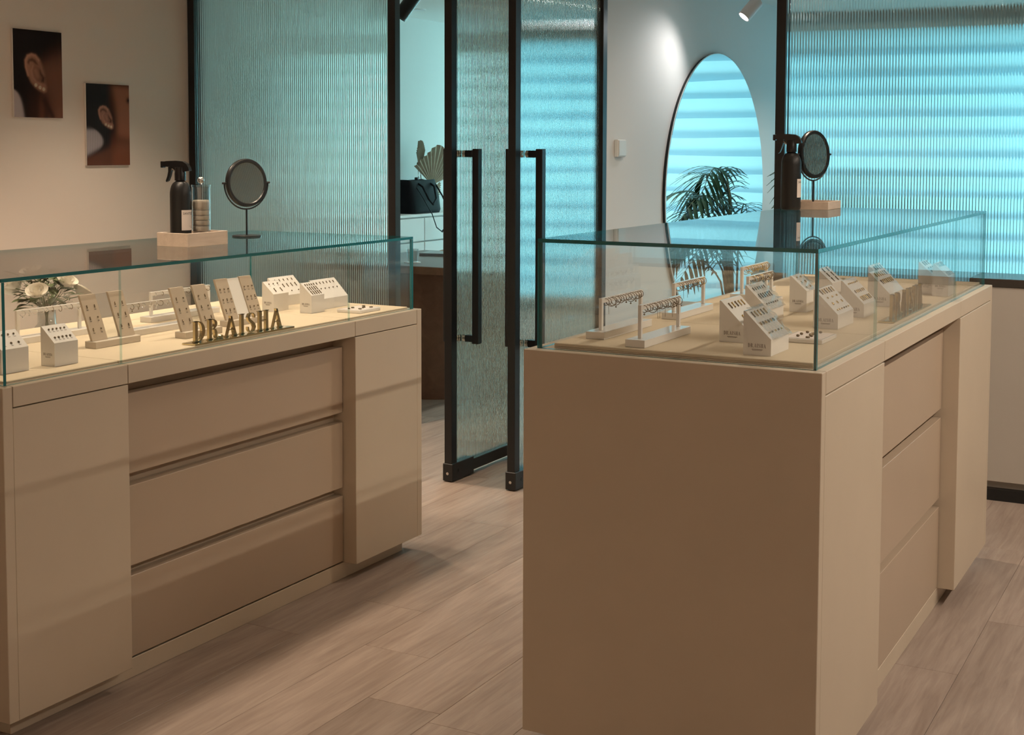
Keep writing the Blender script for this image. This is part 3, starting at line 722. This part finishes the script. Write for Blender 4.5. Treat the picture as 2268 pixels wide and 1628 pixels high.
def table_mirror(label, x, y, z, zc, r, ang, foot, tilt=.0):
    m = thing('table_mirror', label, 'mirror', (x, y, z), ang, 'round black table mirrors'); c = zc-z
    obj('foot', G().lathe([(0, .0003), (foot, .0003), (foot, .0035), (foot*.9, .005), (0, .005)], 32, cap=False), 'black', m, smooth=40)
    ring = r+.006
    obj('pole', G().tube([(0, 0, .005), (0, 0, c-ring)], .0033, 10), 'black', m, smooth=40)
    arcp = [(0, (ring+.001)*math.cos(t), c+(ring+.001)*math.sin(t)) for t in [PI+PI*i/24 for i in range(25)]]
    obj('yoke', G().tube(arcp, .0026, 8), 'black', m, smooth=40)
    for s in (-1, 1): obj('pivot', G().tube([(0, s*(r-.002), c), (0, s*(ring+.008), c)], .0034, 8), 'black', m, smooth=40)
    # local +x is the mirror normal
    Mx = Matrix.Translation((0, 0, c)) @ Matrix.Rotation(tilt, 4, 'Y') @ Matrix.Rotation(PI/2, 4, 'Y')
    obj('rim', G().lathe([(r-.0125, .006), (r-.010, .009), (r-.003, .009), (r, .005), (r, -.005), (r-.003, -.009), (r-.0125, -.009)], 48, cap=False).xf(Mx), 'black', m, smooth=50)
    obj('looking_glass', G().lathe([(0, .0055), (r-.0124, .0055), (r-.0124, .004), (0, .004)], 48, cap=False).xf(Mx), 'mirror', m)
    obj('back_plate', G().lathe([(0, -.0088), (r-.0124, -.0088), (r-.0124, -.006), (0, -.006)], 48, cap=False).xf(Mx), 'black', m)
    return m
table_mirror('round black table mirror on its own foot next to the cotton jar tray', -2.908, 3.528, ZTA, 1.234, .0795, math.radians(-15), .048, -.06)
table_mirror('round black table mirror standing in a wooden tray by the reeded screen', -1.278, 4.472, ZTB+.0062, 1.333, .0800, math.radians(-20), .045, -.05)

# ------------------------------------------------------------------ pictures on the left wall
def picture(label, y0, y1, z0, z1, fn):
    p = thing('ear_picture', label, 'picture', (WALL_X, (y0+y1)/2, (z0+z1)/2)); hy, hz = (y1-y0)/2, (z1-z0)/2
    obj('board', G().bbox(.0005, .012, -hy, hy, -hz, hz, .0008), 'white', p)
    NU, NV = 110, 154
    g = G(); g.add([(.0124, -hy+2*hy*i/NU, -hz+2*hz*k/NV) for i in range(NU+1) for k in range(NV+1)],
                   [(i*(NV+1)+k, (i+1)*(NV+1)+k, (i+1)*(NV+1)+k+1, i*(NV+1)+k+1) for i in range(NU) for k in range(NV)])
    o = obj('print', g, 'print', p); me = o.data
    at = me.color_attributes.new('print', 'FLOAT_COLOR', 'POINT')
    u, v = np.meshgrid(np.linspace(0, 1, NU+1), np.linspace(1, 0, NV+1)[::-1], indexing='ij')
    c = fn(u.ravel(), 1-v.ravel()); at.data.foreach_set('color', np.concatenate([np.clip(c, 0, 1), np.ones((len(c), 1))], 1).ravel().astype(np.float32))
def mixc(c, col, a): return c*(1-a[:, None])+np.array(col)[None, :]*a[:, None]
def sm(x, e=.02): return 1/(1+np.exp(-np.clip(x/e, -30, 30)))
def seg(u, v, a, b):       # distance to a segment in aspect-corrected units
    p = np.stack([u, v*1.41], 1); a = np.array([a[0], a[1]*1.41]); b = np.array([b[0], b[1]*1.41]); d = b-a
    t = np.clip(((p-a)@d)/(d@d), 0, 1); return np.linalg.norm(p-a-t[:, None]*d, axis=1)
def poly_d(u, v, pts): return np.min([seg(u, v, pts[i], pts[i+1]) for i in range(len(pts)-1)], axis=0)
def inside(u, v, pts):
    r = np.zeros(len(u), bool); n = len(pts)
    for i in range(n):
        (x0, y0), (x1, y1) = pts[i], pts[(i+1) % n]
        if y0 == y1: continue
        r ^= ((y0 > v) != (y1 > v)) & (u < (x1-x0)*(v-y0)/(y1-y0)+x0)
    return r
def fill(u, v, pts, e): return sm(np.where(inside(u, v, pts), 1, -1)*poly_d(u, v, pts+pts[:1]), e)
EAR = [(265, 447), (305, 455), (342, 495), (368, 560), (386, 620), (388, 680), (402, 735), (396, 775), (370, 787), (330, 772), (290, 742), (255, 700), (228, 640), (208, 570), (203, 510), (225, 465)]
FOSSA = [(228, 530), (240, 500), (270, 487), (300, 505), (322, 545), (300, 540), (275, 520), (250, 520), (240, 545)]
CONCHA = [(262, 560), (300, 552), (335, 575), (350, 620), (378, 655), (374, 695), (345, 700), (310, 690), (282, 660), (266, 615)]
CANAL = [(338, 590), (352, 620), (378, 655), (374, 697), (350, 690), (358, 655), (340, 625)]
RIM = [(232, 640), (214, 570), (212, 515), (232, 474), (266, 458), (300, 468), (330, 505)]
RIDGE = [(275, 560), (262, 600), (275, 660), (305, 700), (345, 715)]
def ear(c, u, v, box, skin, dark):
    u0, u1, v0, v1 = box
    q = lambda P: [(u0+(x-203)/199*(u1-u0), v0+(y-447)/340*(v1-v0)) for x, y in P]
    k = (u1-u0)/.45; br = lambda f: [min(1, t*f) for t in skin]
    c = mixc(c, skin, fill(u, v, q(EAR), .008*k))
    c = mixc(c, br(.50), np.exp(-(poly_d(u, v, q(EAR+EAR[:1]))/(.018*k))**2)*inside(u, v, q(EAR))*.7)
    c = mixc(c, dark, fill(u, v, q(FOSSA), .008*k)*.75)
    c = mixc(c, br(.62), fill(u, v, q(CONCHA), .014*k)*.9)
    c = mixc(c, br(1.15), np.exp(-(poly_d(u, v, q([(300, 600), (315, 640)]))/(.05*k))**2)*.7)
    c = mixc(c, dark, fill(u, v, q(CANAL), .010*k)*.9)
    c = mixc(c, br(1.5), np.exp(-(poly_d(u, v, q(RIM))/(.020*k))**2)*.75)
    c = mixc(c, br(1.3), np.exp(-(poly_d(u, v, q(RIDGE))/(.022*k))**2)*.7)
    c = mixc(c, br(1.35), np.exp(-(poly_d(u, v, q([(350, 745), (375, 765)]))/(.035*k))**2)*.7)
    for px, py in ((370, 755), (337, 742), (300, 722)):
        (x, y), = q([(px, py)]); d = np.hypot(u-x, (v-y)*1.41); c = mixc(c, (.80, .66, .45), sm(.010*k-np.abs(d-.017*k), .003*k)*.85)
    return c
def pic1(u, v):
    c = np.tile(np.array([.012, .007, .006]), (len(u), 1))
    skin = (.38, .18, .115)
    c = mixc(c, (.25, .10, .06), sm((u-.60)+.10*np.sin(v*5)-.25*np.clip(.38-v, 0, 1)*3, .07)*sm(v-.26-.25*(1-u), .06))
    c = mixc(c, (.05, .018, .011), sm(v-.72, .05)*sm(u-.30, .05)*sm(.62-u+.1*(v-.7), .08))
    c = mixc(c, (.15, .055, .03), np.exp(-(((u-.56)/.07)**2))*sm(v-.78, .05))
    c = mixc(c, (.06, .022, .014), np.exp(-((poly_d(u, v, [(.62, .80), (.78, .98)])/.05)**2)))
    c = ear(c, u, v, (.225, .68, .265, .712), skin, (.04, .014, .010))
    c = mixc(c, (.46, .38, .38), sm((.235-.02/(v-.60).clip(.03)-u)+.06*(v-.8), .012)*sm(v-.665, .012))
    st = .5+.5*np.sin(u*2*PI*33); return c*(1-.38*(st*sm(u-.40, .05))[:, None])
def pic2(u, v):
    c = np.tile(np.array([.012, .012, .014]), (len(u), 1))
    c = mixc(c, (.05, .02, .012), sm(u-.52, .02)*sm(.36-v+.0*u, .04))
    c = mixc(c, (.33, .13, .075), sm((u-.60)-.10*np.sin(v*3.2)+.0, .035)*sm(v-.02, .02))
    c = mixc(c, (.09, .03, .018), sm(u-.56, .02)*sm(v-(.62-.12*(u-.56)*-1), .03)*sm(.78-v, .05))
    c = mixc(c, (.19, .065, .035), sm(u-.55, .03)*sm(v-.76, .05))
    c = mixc(c, (.16, .055, .03), sm(v-(.90-.22*u), .02)*sm(.6-u, .04)*.9)
    c = mixc(c, (.03, .012, .01), np.exp(-((np.hypot(u-.98, (v-.19)*1.41)/.05)**2)))
    c = ear(c, u, v, (.27, .62, .265, .55), (.40, .19, .13), (.04, .015, .011))
    c = mixc(c, (.44, .38, .40), sm(.37-u-((v-.71)/.17)**2*.22, .012)*sm(v-.56, .012)*sm(.875-.30*u-v, .014))
    st = .5+.5*np.sin(u*2*PI*26); return c*(1-.40*(st*sm(.56-u, .02))[:, None])+.018*(st*sm(.56-u, .02))[:, None]
picture('unframed photo print of a large dark-haired ear with studs, the higher of two', 4.299, 4.582, 1.484, 1.878, pic1)
picture('unframed photo print of an ear, cheek and white collar, the lower of two', 4.727, 5.009, 1.263, 1.653, pic2)

# ------------------------------------------------------------------ vase of flowers behind the first counter
VX, VY, VZ = -3.62, 3.325, .665
tb = thing('side_table', 'slim white side table standing behind the counter beside the ear pictures', 'table', (VX-.1, VY, 0))
obj('table_top', G().bbox(-.2, .2, -.45, .45, VZ-.025, VZ, .002), 'cab', tb)
for sx in (-1, 1):
    for sy in (-1, 1): obj('leg', G().bbox(sx*.18-.015, sx*.18+.015, sy*.42-.015, sy*.42+.015, 0, VZ-.025, .001), 'cab', tb)
v = thing('glass_vase', 'clear waisted glass vase holding white roses, behind the glass case', 'vase', (VX, VY, VZ))
obj('vase_wall', G().lathe([(0, .0003), (.044, .0003), (.056, .02), (.056, .035), (.046, .060), (.031, .080), (.030, .13), (.033, .152), (.031, .152), (.028, .13), (.029, .083), (.044, .061), (.053, .035), (.053, .02), (.042, .006), (0, .006)], 32, cap=False), 'jar', v, smooth=40)
bq = thing('flower_bouquet', 'bouquet of white roses, gypsophila and olive leaves in the clear vase', 'bouquet', (VX, VY, VZ+.01))
rb = random.Random(12)
heads = []
for k in range(9):
    a = 2*PI*k/9+rb.uniform(-.3, .3); rad = (.100, .060, .118)[k % 3]; zz = (.215, .238, .180)[k % 3]+rb.uniform(-.02, .02)
    p = Vector((rad*math.cos(a), rad*math.sin(a)*1.05, zz)); heads.append(p)
    obj('flower_stem', G().tube([(.012*math.cos(a+2.5), .012*math.sin(a+2.5), .012), (.006*math.cos(a), .006*math.sin(a), .115), tuple(p*Vector((.7, .7, .85)) if False else (p.x*.65, p.y*.65, p.z*.86)), (p.x, p.y, p.z-.018)], .0018, 5), 'green', bq, smooth=True)
    g = G()       # rose: rings of cupped petals
    for ring, (n, R, H, op) in enumerate(((3, .013, .036, .15), (5, .022, .036, .45), (6, .033, .033, .85))):
        for q in range(n):
            t0 = 2*PI*q/n+ring*.5; vs = []; NU, NVv = 5, 5
            for i in range(NU+1):
                for jj in range(NVv+1):
                    uu = (i/NU-.5)*2*PI/n*1.5; tt = jj/NVv; rad_ = R*(.35+.65*math.sin(PI/2*min(1, tt*1.25)))*(1+.18*op*tt**3); hh = H*tt*(1-.22*op*tt)-.018
                    w_ = 1-(abs(i/NU-.5)*2)**3*.25*tt
                    vs.append((rad_*math.cos(t0+uu), rad_*math.sin(t0+uu), hh*w_))
            g.add(vs, [(i*(NVv+1)+jj, (i+1)*(NVv+1)+jj, (i+1)*(NVv+1)+jj+1, i*(NVv+1)+jj+1) for i in range(NU) for jj in range(NVv)])
    tiltm = Matrix.Translation(p) @ Matrix.Rotation(math.atan2(math.hypot(p.x, p.y), .16)*.9, 4, Vector((-p.y, p.x, 0)))
    obj('rose', g.xf(tiltm), 'petal', bq, smooth=True)
def leaf_geo(base, dirv, L, w, droop):
    g = G(); d = Vector(dirv).normalized(); side = d.cross(Vector((0, 0, 1))).normalized(); vs = []; n = 6
    for i in range(n+1):
        t = i/n; c = Vector(base)+d*(L*t)+Vector((0, 0, -droop*t*t)); ww = w*math.sin(PI*min(1, t*.95+.03))**.8
        vs += [c-side*ww+Vector((0, 0, ww*.25)), c, c+side*ww+Vector((0, 0, ww*.25))]
    g.add(vs, [(3*i+k, 3*i+k+1, 3*i+k+4, 3*i+k+3) for i in range(n) for k in (0, 1)]); return g
for k in range(60):
    a = rb.uniform(0, 2*PI); r0 = rb.uniform(.02, .08); zz = rb.uniform(.13, .23)
    obj('leaf', leaf_geo((r0*math.cos(a), r0*math.sin(a), zz), (math.cos(a), math.sin(a), rb.uniform(-.2, .7)), rb.uniform(.04, .075), rb.uniform(.011, .019), rb.uniform(0, .03)), 'green', bq, smooth=True)
for dx, dy, L in ((-.3, -1, .13), (-.1, -1, .12), (.2, -1, .11), (-.6, -.8, .10), (.3, .9, .07)):
    obj('long_leaf', leaf_geo((0, 0, .155), (dx, dy, .12), L, .008, .02), 'green2', bq, smooth=True)
g = G(); gs = G()
for k in range(150):
    a = rb.uniform(0, 2*PI); r0 = rb.uniform(.01, .105); zz = .135+rb.uniform(0, .10)-.02*(r0 < .03); q = (r0*math.cos(a), r0*math.sin(a), zz)
    g.sphere(q, rb.uniform(.0016, .0032), 6, 4); gs.tube([(q[0]*.3, q[1]*.3, .13), q], .0004, 3)
o = obj('gypsophila', g, 'bud', bq, smooth=True); o['kind'] = 'stuff'
o = obj('gypsophila_twigs', gs, 'green', bq); o['kind'] = 'stuff'

# ------------------------------------------------------------------ low cabinet before the wide screen
cz = thing('low_cabinet', 'long greige low cabinet with dark brown top under the wide reeded screen', 'cabinet', (0.95, 5.43, 0)); hw = 1.88
obj('body', G().bbox(-hw, hw, 0, .262, .075, .826, .001), 'cred', cz)
obj('cabinet_top', G().bbox(-hw-.004, hw, -.004, .264, .8265, .858, .002), 'credtop', cz)
obj('recess', G().box(-hw+.01, hw, .03, .25, .045, .0745), 'cred', cz)
obj('plinth', G().box(-hw+.01, hw, .0, .25, 0, .0445), 'black', cz)

# ------------------------------------------------------------------ round mirror, thermostat, plant, lamps (mirror room)
wm = thing('wall_mirror', 'large frameless round mirror on the white wall reflecting the blue blind', 'mirror', (-2.54, 7.0, 1.105)); R = .757
My = Matrix.Rotation(PI/2, 4, 'Y')
obj('backing', G().lathe([(0, .0005), (R-.004, .0005), (R-.004, .016), (0, .016)], 96, cap=False).xf(My), 'black', wm)
obj('looking_glass', G().lathe([(0, .0162), (R, .0162), (R, .021), (R-.003, .022), (0, .022)], 96, cap=False).xf(My), 'mirror', wm)
th = thing('wall_thermostat', 'small white wall control box on the wall between door and round mirror', 'thermostat', (-2.54, 5.707, 1.352))
obj('casing', G().bbox(.0005, .020, -.045, .045, -.040, .040, .003), 'switch', th)
obj('front_plate', G().bbox(.0202, .024, -.040, .040, -.034, .036, .001), 'switch', th)

pl = thing('potted_palm', 'tall dark green potted palm in front of the round mirror', 'plant', (-2.30, 7.92, 0)); rp = random.Random(5)
obj('pot', G().lathe([(0, .0003), (.105, .0003), (.14, .27), (.145, .30), (.132, .30), (.128, .26), (0, .26)], 32, cap=False), 'pot', pl, smooth=40)
obj('soil', G().lathe([(0, .262), (.128, .262), (.128, .268), (0, .272)], 24, cap=False), 'soil', pl)
fr = [(.15, -.55, .52, .52), (.55, -.25, .45, .55), (.42, .50, .42, .50), (.20, .22, .34, .78), (.04, -.22, .34, .80), (.62, .10, .40, .34), (.32, -.75, .45, .26), (.10, .62, .40, .40), (.48, -.55, .42, .20), (.30, .05, .25, .72), (.2, -.6, .42, .0), (.5, .1, .42, .0), (.3, .5, .4, .05), (.6, -.3, .45, -.1)]
for k, (dx, dy, ln, hgt) in enumerate(fr):
    d = Vector((dx, dy, 0)).normalized(); st = Vector((d.x*.03, d.y*.03, .27)); z1 = .60+hgt*.58
    neck = Vector((d.x*.09, d.y*.09, z1)); pts = []
    for i in range(15):
        t = i/14; pts.append(neck+d*(ln*(t**1.1))+Vector((0, 0, .26*math.sin(min(1, t*1.15)*PI*.62)-.24*t*t)))
    stem_pts = [st, Vector((d.x*.05, d.y*.05, z1*.6)), neck]
    for P_ in pts+stem_pts: P_.x = max(P_.x, -.20)
    fd = obj('frond', G().tube(stem_pts+pts[1:], .005, 6, rs=[.008, .007, .006]+[.005-.0035*i/14 for i in range(1, 15)]), 'stem', pl, smooth=True)
    g = G()
    for i in range(1, 15):
        c = pts[i]; dd = (pts[i]-pts[i-1]).normalized(); sd = dd.cross(Vector((0, 0, 1))).normalized(); t = i/14
        Ll = .25*math.sin(PI*(.16+.78*t))**.7
        for s in (-1, 1):
            ld = (sd*s*.9+dd*(.55+.5*t)+Vector((0, 0, .12-.18*rp.random()))).normalized(); vs = []
            wd_ = ld.cross(Vector((0, 0, 1))).normalized()
            for q in range(5):
                tt = q/4; cc = c+ld*(Ll*tt)+Vector((0, 0, -.10*Ll/.2*tt*tt)); ww = .0115*math.sin(PI*(.12+.86*tt))
                for P_ in (cc-wd_*ww, cc+Vector((0, 0, .002)), cc+wd_*ww): vs.append((max(P_.x, -.225), P_.y, P_.z))
            g.add(vs, [(3*q+w2, 3*q+w2+1, 3*q+w2+4, 3*q+w2+3) for q in range(4) for w2 in (0, 1)])
    lf = obj('leaflets', g, 'leaf', fd, smooth=True); lf['kind'] = 'stuff'

def spot_head(label, loc, target, ceil_z, m, power=None, col=(1, 1, 1), lit=True, cone=50, r=.032, L=.11, ymount=0.0):
    t = thing('ceiling_spotlight', label, 'spotlight', (loc[0], loc[1], ceil_z)); c = Vector((0, 0, loc[2]-ceil_z))
    d = (Vector(target)-Vector(loc)).normalized(); q = d.to_track_quat('-Z', 'Y').to_matrix().to_4x4()
    obj('canopy', G().lathe([(0, -.0003), (.04, -.0003), (.04, -.018), (0, -.018)], 24, cap=False), m, t, smooth=40)
    obj('arm', G().tube([(0, 0, -.018), tuple(c-d*(L*.3)+Vector((0, 0, .02))), tuple(c-d*(L*.3))], .007, 8), m, t, smooth=40)
    hd = obj('lamp_head', G().lathe([(0, L*.5), (r*.9, L*.5), (r, L*.45), (r, -L*.5), (r*.86, -L*.5), (r*.82, -L*.42), (0, -L*.42)], 28, cap=False).xf(Matrix.Translation(c) @ q), m, t, smooth=40)
    obj('lens', G().lathe([(0, -L*.44), (r*.80, -L*.44), (r*.80, -L*.425), (0, -L*.425)], 24, cap=False).xf(Matrix.Translation(c) @ q), 'lens' if lit else 'blackpl', hd)
    if power:
        l = bpy.data.lights.new('spot', 'SPOT'); l.energy = power; l.color = col; l.spot_size = math.radians(cone); l.spot_blend = .9; l.shadow_soft_size = .03
        o = bpy.data.objects.new('spot_lamp', l); COL.objects.link(o); o.location = Vector(loc)+d*(L*.5+.01); o.rotation_euler = d.to_track_quat('-Z', 'Y').to_euler()
    return t
spot_head('lit white cylindrical ceiling spotlight above the round mirror, glowing lens toward the doors', (-2.175, 6.47, 2.036), (-2.54, 6.15, 1.5), CEIL_ROOM, 'lampw', 8.5, (1, .95, .93), cone=115)
spot_head('white cylindrical ceiling spotlight turned away, beside the lit one over the mirror', (-2.33, 6.42, 2.155), (-2.1, 6.5, 1.0), CEIL_ROOM, 'lampw', None, lit=False)
spot_head('black cylindrical ceiling spotlight just inside the desk room doorway', (-3.742, 5.80, 2.06), (-3.86, 5.72, 1.86), CEIL_ROOM, 'black', None, lit=False, r=.036, L=.14)

# ------------------------------------------------------------------ office: desk, cabinets, bag, dried palm
dk = thing('office_desk', 'brown wooden desk with rounded drum base behind the open door', 'desk', (-4.05, 6.40, 0))
obj('desk_top', G().bbox(-.36, .392, -.385, .62, .690, .729, .002), 'desk', dk)
obj('desk_surface', G().box(-.358, .390, -.383, .618, .7291, .7305), 'deskt', dk)
obj('drum_base', G().lathe([(0, .0003), (.29, .0003), (.29, .6895), (0, .6895)], 48, (.10, .02, 0), cap=False), 'deskb', dk, smooth=40)
obj('modesty_panel', G().bbox(-.34, -.15, -.05, .25, .0003, .6895, .002), 'deskb', dk)
lp = thing('laptop', 'closed grey laptop lying on the brown desk', 'laptop', (-4.20, 6.93, .7306), .25)
obj('base', G().bbox(-.15, .15, -.105, .105, .0003, .009, .003), 'laptop', lp); obj('lid', G().bbox(-.15, .15, -.105, .105, .0092, .016, .003), 'laptop', lp)
ph = thing('phone_stand', 'small tan wooden stand beside the laptop', 'stand', (-4.30, 7.09, .7306), .3)
for o_ in (lp, ph): o_.location.y -= .18; o_.location.x += .13
obj('foot', G().bbox(-.05, .05, -.035, .035, .0003, .014, .002), 'tan', ph)
obj('rest', G().prism([(-.02, .0142), (.035, .0142), (.03, .07), (.018, .075)], 'y', -.03, .03), 'tan', ph)
gl = thing('glass_tumbler', 'clear glass tumbler on a white coaster at the desk edge', 'glass', (-3.97, 6.20, .7306))
obj('coaster', G().lathe([(0, .0003), (.045, .0003), (.045, .004), (0, .004)], 28, cap=False), 'white', gl)
obj('tumbler', G().lathe([(0, .0042), (.028, .0042), (.034, .075), (.032, .075), (.026, .008), (0, .008)], 28, cap=False), 'jar', gl, smooth=40)

CABX = -4.45
ct = thing('cabinet_worktop', 'thin white worktop running over the office cabinets', 'worktop', (-4.655, 7.30, .930))
obj('slab', G().bbox(-.210, .205, -.80, 1.30, .0003, .016, .001), 'cab', ct)
for k in range(7):
    y0 = 6.508+k*.290
    c = thing('office_cabinet', 'white cabinet with drawer above door in the run along the office wall', 'cabinet', (CABX, y0, 0), 0, 'white office cabinets under the worktop')
    obj('carcass', G().box(-.40, -.02, .001, .289, .0003, .9295), 'cab', c)
    obj('drawer', G().bbox(-.0195, 0, .0035, .2865, .782, .922, .001), 'cab', c)
    obj('door', G().bbox(-.0195, 0, .0035, .2865, .06, .774, .001), 'cab', c)
bg_ = thing('handbag', 'black leather tote handbag standing on the white worktop', 'handbag', (-4.57, 7.19, .9463))
prof = lambda y, z: None
g = G(); NB = 12
secs = [(0.0005, .085, .165), (.02, .090, .172), (.10, .080, .168), (.17, .062, .160), (.205, .050, .156)]
vs = []
for z, hx, hy in secs:
    for i in range(NB*4):
        t = 2*PI*i/(NB*4); cx_, sy_ = math.cos(t), math.sin(t)
        vs.append((hx*math.copysign(abs(cx_)**.35, cx_), hy*math.copysign(abs(sy_)**.35, sy_)+.0, z+.004*math.sin(3*t)*(z > .15)))
n4 = NB*4
g.add(vs, [(k*n4+i, k*n4+(i+1) % n4, (k+1)*n4+(i+1) % n4, (k+1)*n4+i) for k in range(len(secs)-1) for i in range(n4)]+[tuple(range(n4))[::-1], tuple((len(secs)-1)*n4+i for i in range(n4))])
obj('bag_body', g, 'bag', bg_, smooth=60)
for s in (-1, 1):
    obj('handle', G().tube([(s*.052, -.07, .185), (s*.085, -.068, .165), (s*.115, -.045, .09), (s*.118, 0, .055), (s*.115, .045, .09), (s*.085, .068, .165), (s*.052, .07, .185)], .0065, 8), 'bag', bg_, smooth=True)
obj('shoulder_strap', G().tube([(.055, -.10, .17), (.100, -.09, .10), (.158, -.075, .0), (.163, -.03, -.085), (.165, .03, -.115), (.163, .09, -.085), (.150, .13, .02), (.10, .145, .10), (.055, .13, .18)], .006, 6, flat=.45), 'bag', bg_, smooth=True)
obj('zip_tab', G().bbox(-.012, .012, -.012, .012, .2055, .222, .003), 'blackpl', bg_)

dv = thing('palm_vase', 'small pale vase hidden behind the handbag holding dried palm fans', 'vase', (-4.77, 7.58, .9463))
obj('vase_body', G().lathe([(0, .0003), (.04, .0003), (.052, .05), (.042, .11), (.022, .15), (.026, .165), (.020, .165), (.017, .15), (.037, .11), (.046, .05), (0, .008)], 28, cap=False), 'linen2', dv, smooth=40)
dp = thing('dried_palm_fans', 'dried beige fan palm leaves rising behind the black handbag', 'dried leaves', (-4.77, 7.58, .9463+.012))
def fan(hub, rot, tilt, Rr, spread, n=13, point=1.25, yawf=0.0):
    """pleated fan leaf in a local plane (u right, v up)"""
    vs = [(0, 0, 0)]; fs = []
    for i in range(2*n+1):
        a = -spread+2*spread*i/(2*n); rr_ = Rr*(1+(point-1)*math.exp(-(a/.35)**2))*(1-.012*(i % 2))
        vs.append((.006*(1 if i % 2 else -1), rr_*math.sin(a), rr_*math.cos(a)))
    fs = [(0, i+1, i+2) for i in range(2*n)]
    vs2 = [(x-.0015, y, z) for x, y, z in vs]; o = len(vs)
    g = G().add(vs+vs2, fs+[(a+o, c+o, b+o) for a, b, c in fs])
    return g.xf(Matrix.Translation(hub) @ Matrix.Rotation(yawf, 4, 'Z') @ Matrix.Rotation(tilt, 4, 'Y') @ Matrix.Rotation(-rot, 4, 'X'))
for hub, rot, tl, Rr, sp, pt, yf in (((.07, .0, .15), .16, .12, .20, 1.05, 1.35, -.35), ((.02, -.06, .22), -.10, .05, .15, .42, 1.5, .2), ((.02, -.09, .21), -.32, .05, .15, .22, 1.6, .5), ((.07, .0, .115), 2.0, .2, .10, 1.0, 1.05, 0)):
    obj('palm_fan', fan(hub, rot, tl, Rr, sp, point=pt, yawf=yf), 'drypalm', dp)
    obj('fan_stem', G().tube([(0, 0, .002), (0, 0, .12), (hub[0]*.6, hub[1]*.6, .155), hub], .003, 6), 'drypalm', dp, smooth=True)
for x, y, pw in ((-1.2, 6.9, 70), (.6, 6.9, 45), (-1.6, 7.7, 55), (-3.6, 6.4, 32), (-3.5, 7.9, 26)):  # unseen lamps added as neutral fill against the cyan daylight
    t = thing('room_fill_downlight', 'unseen recessed fill downlight added in the lower ceiling behind the reeded screens', 'downlight', (x, y, CEIL_ROOM), 0, 'added room fill downlights')
    obj('ring', G().lathe([(.036, -.0003), (.05, -.0003), (.048, -.006), (.036, -.006)], 28), 'lampw', t, smooth=40)
    obj('lens', G().lathe([(0, -.001), (.0358, -.001), (.0358, -.003), (0, -.003)], 24, cap=False), 'lensn', t)
    l = bpy.data.lights.new('downlight', 'SPOT'); l.energy = pw; l.color = (.95, .97, .88); l.spot_size = math.radians(130); l.spot_blend = .8; l.shadow_soft_size = .05
    o = bpy.data.objects.new('unseen_downlight_lamp', l); COL.objects.link(o); o.location = (x, y, CEIL_ROOM-.02)
dl = thing('recessed_downlight', 'dark recessed downlight in the office ceiling above the cabinets', 'downlight', (-4.55, 7.17, CEIL_ROOM))
obj('ring', G().lathe([(.040, -.0003), (.052, -.0003), (.050, -.005), (.040, -.005)], 28), 'lampw', dl, smooth=40)
obj('reflector', G().lathe([(0, -.001), (.0398, -.001), (.0398, -.004), (0, -.002)], 24, cap=False), 'black', dl)

# ------------------------------------------------------------------ shop ceiling lamps (outside the frame)
lin = thing('linear_ceiling_light', 'long slim linear ceiling light over the aisle beyond the counters', 'ceiling light', (.725, 3.8, CEIL_SHOP))
obj('housing', G().bbox(-.03, .03, -1.75, 1.55, -.12, -.0003, .002), 'lampw', lin)
obj('diffuser', G().box(-.022, .022, -1.73, 1.53, -.124, -.1202), 'lensw', lin)
LIN = area('linear_lamp', (.725, 3.7, CEIL_SHOP-.127), (0, 0, 0), .035, 3.2, 58, (1.0, .85, .70))
for k, (x, y, pw) in enumerate(((-2.72, 2.35, 50), (-2.72, 3.05, 50), (-2.72, 3.72, 55), (-1.05, 3.0, 6), (-1.05, 4.1, 6), (-3.85, 3.3, 118), (-3.85, 4.6, 125), (-2.6, -2.0, 165), (-.7, -2.0, 190), (1.2, -2.0, 165), (-1.40, 4.75, 62), (-1.65, 3.4, 5))):  # aisle and back-wall lamps added as fill for pillar and end panel
    t = thing('shop_downlight_and_fill', 'unseen recessed shop ceiling downlight from a set partly added as fill', 'downlight', (x, y, CEIL_SHOP), 0, 'recessed shop downlights')
    obj('ring', G().lathe([(.036, -.0003), (.05, -.0003), (.048, -.006), (.036, -.006)], 28), 'lampw', t, smooth=40)
    obj('lens', G().lathe([(0, -.001), (.0358, -.001), (.0358, -.003), (0, -.003)], 24, cap=False), 'lensw', t)
    l = bpy.data.lights.new('downlight', 'SPOT'); l.energy = pw; l.color = WARM if y < 4.8 else (.98, .98, .95); l.spot_size = math.radians(105 if y < 4.7 else 150); l.spot_blend = .8; l.shadow_soft_size = .05
    o = bpy.data.objects.new('unseen_downlight_lamp', l); COL.objects.link(o); o.location = (x, y, CEIL_SHOP-.02)
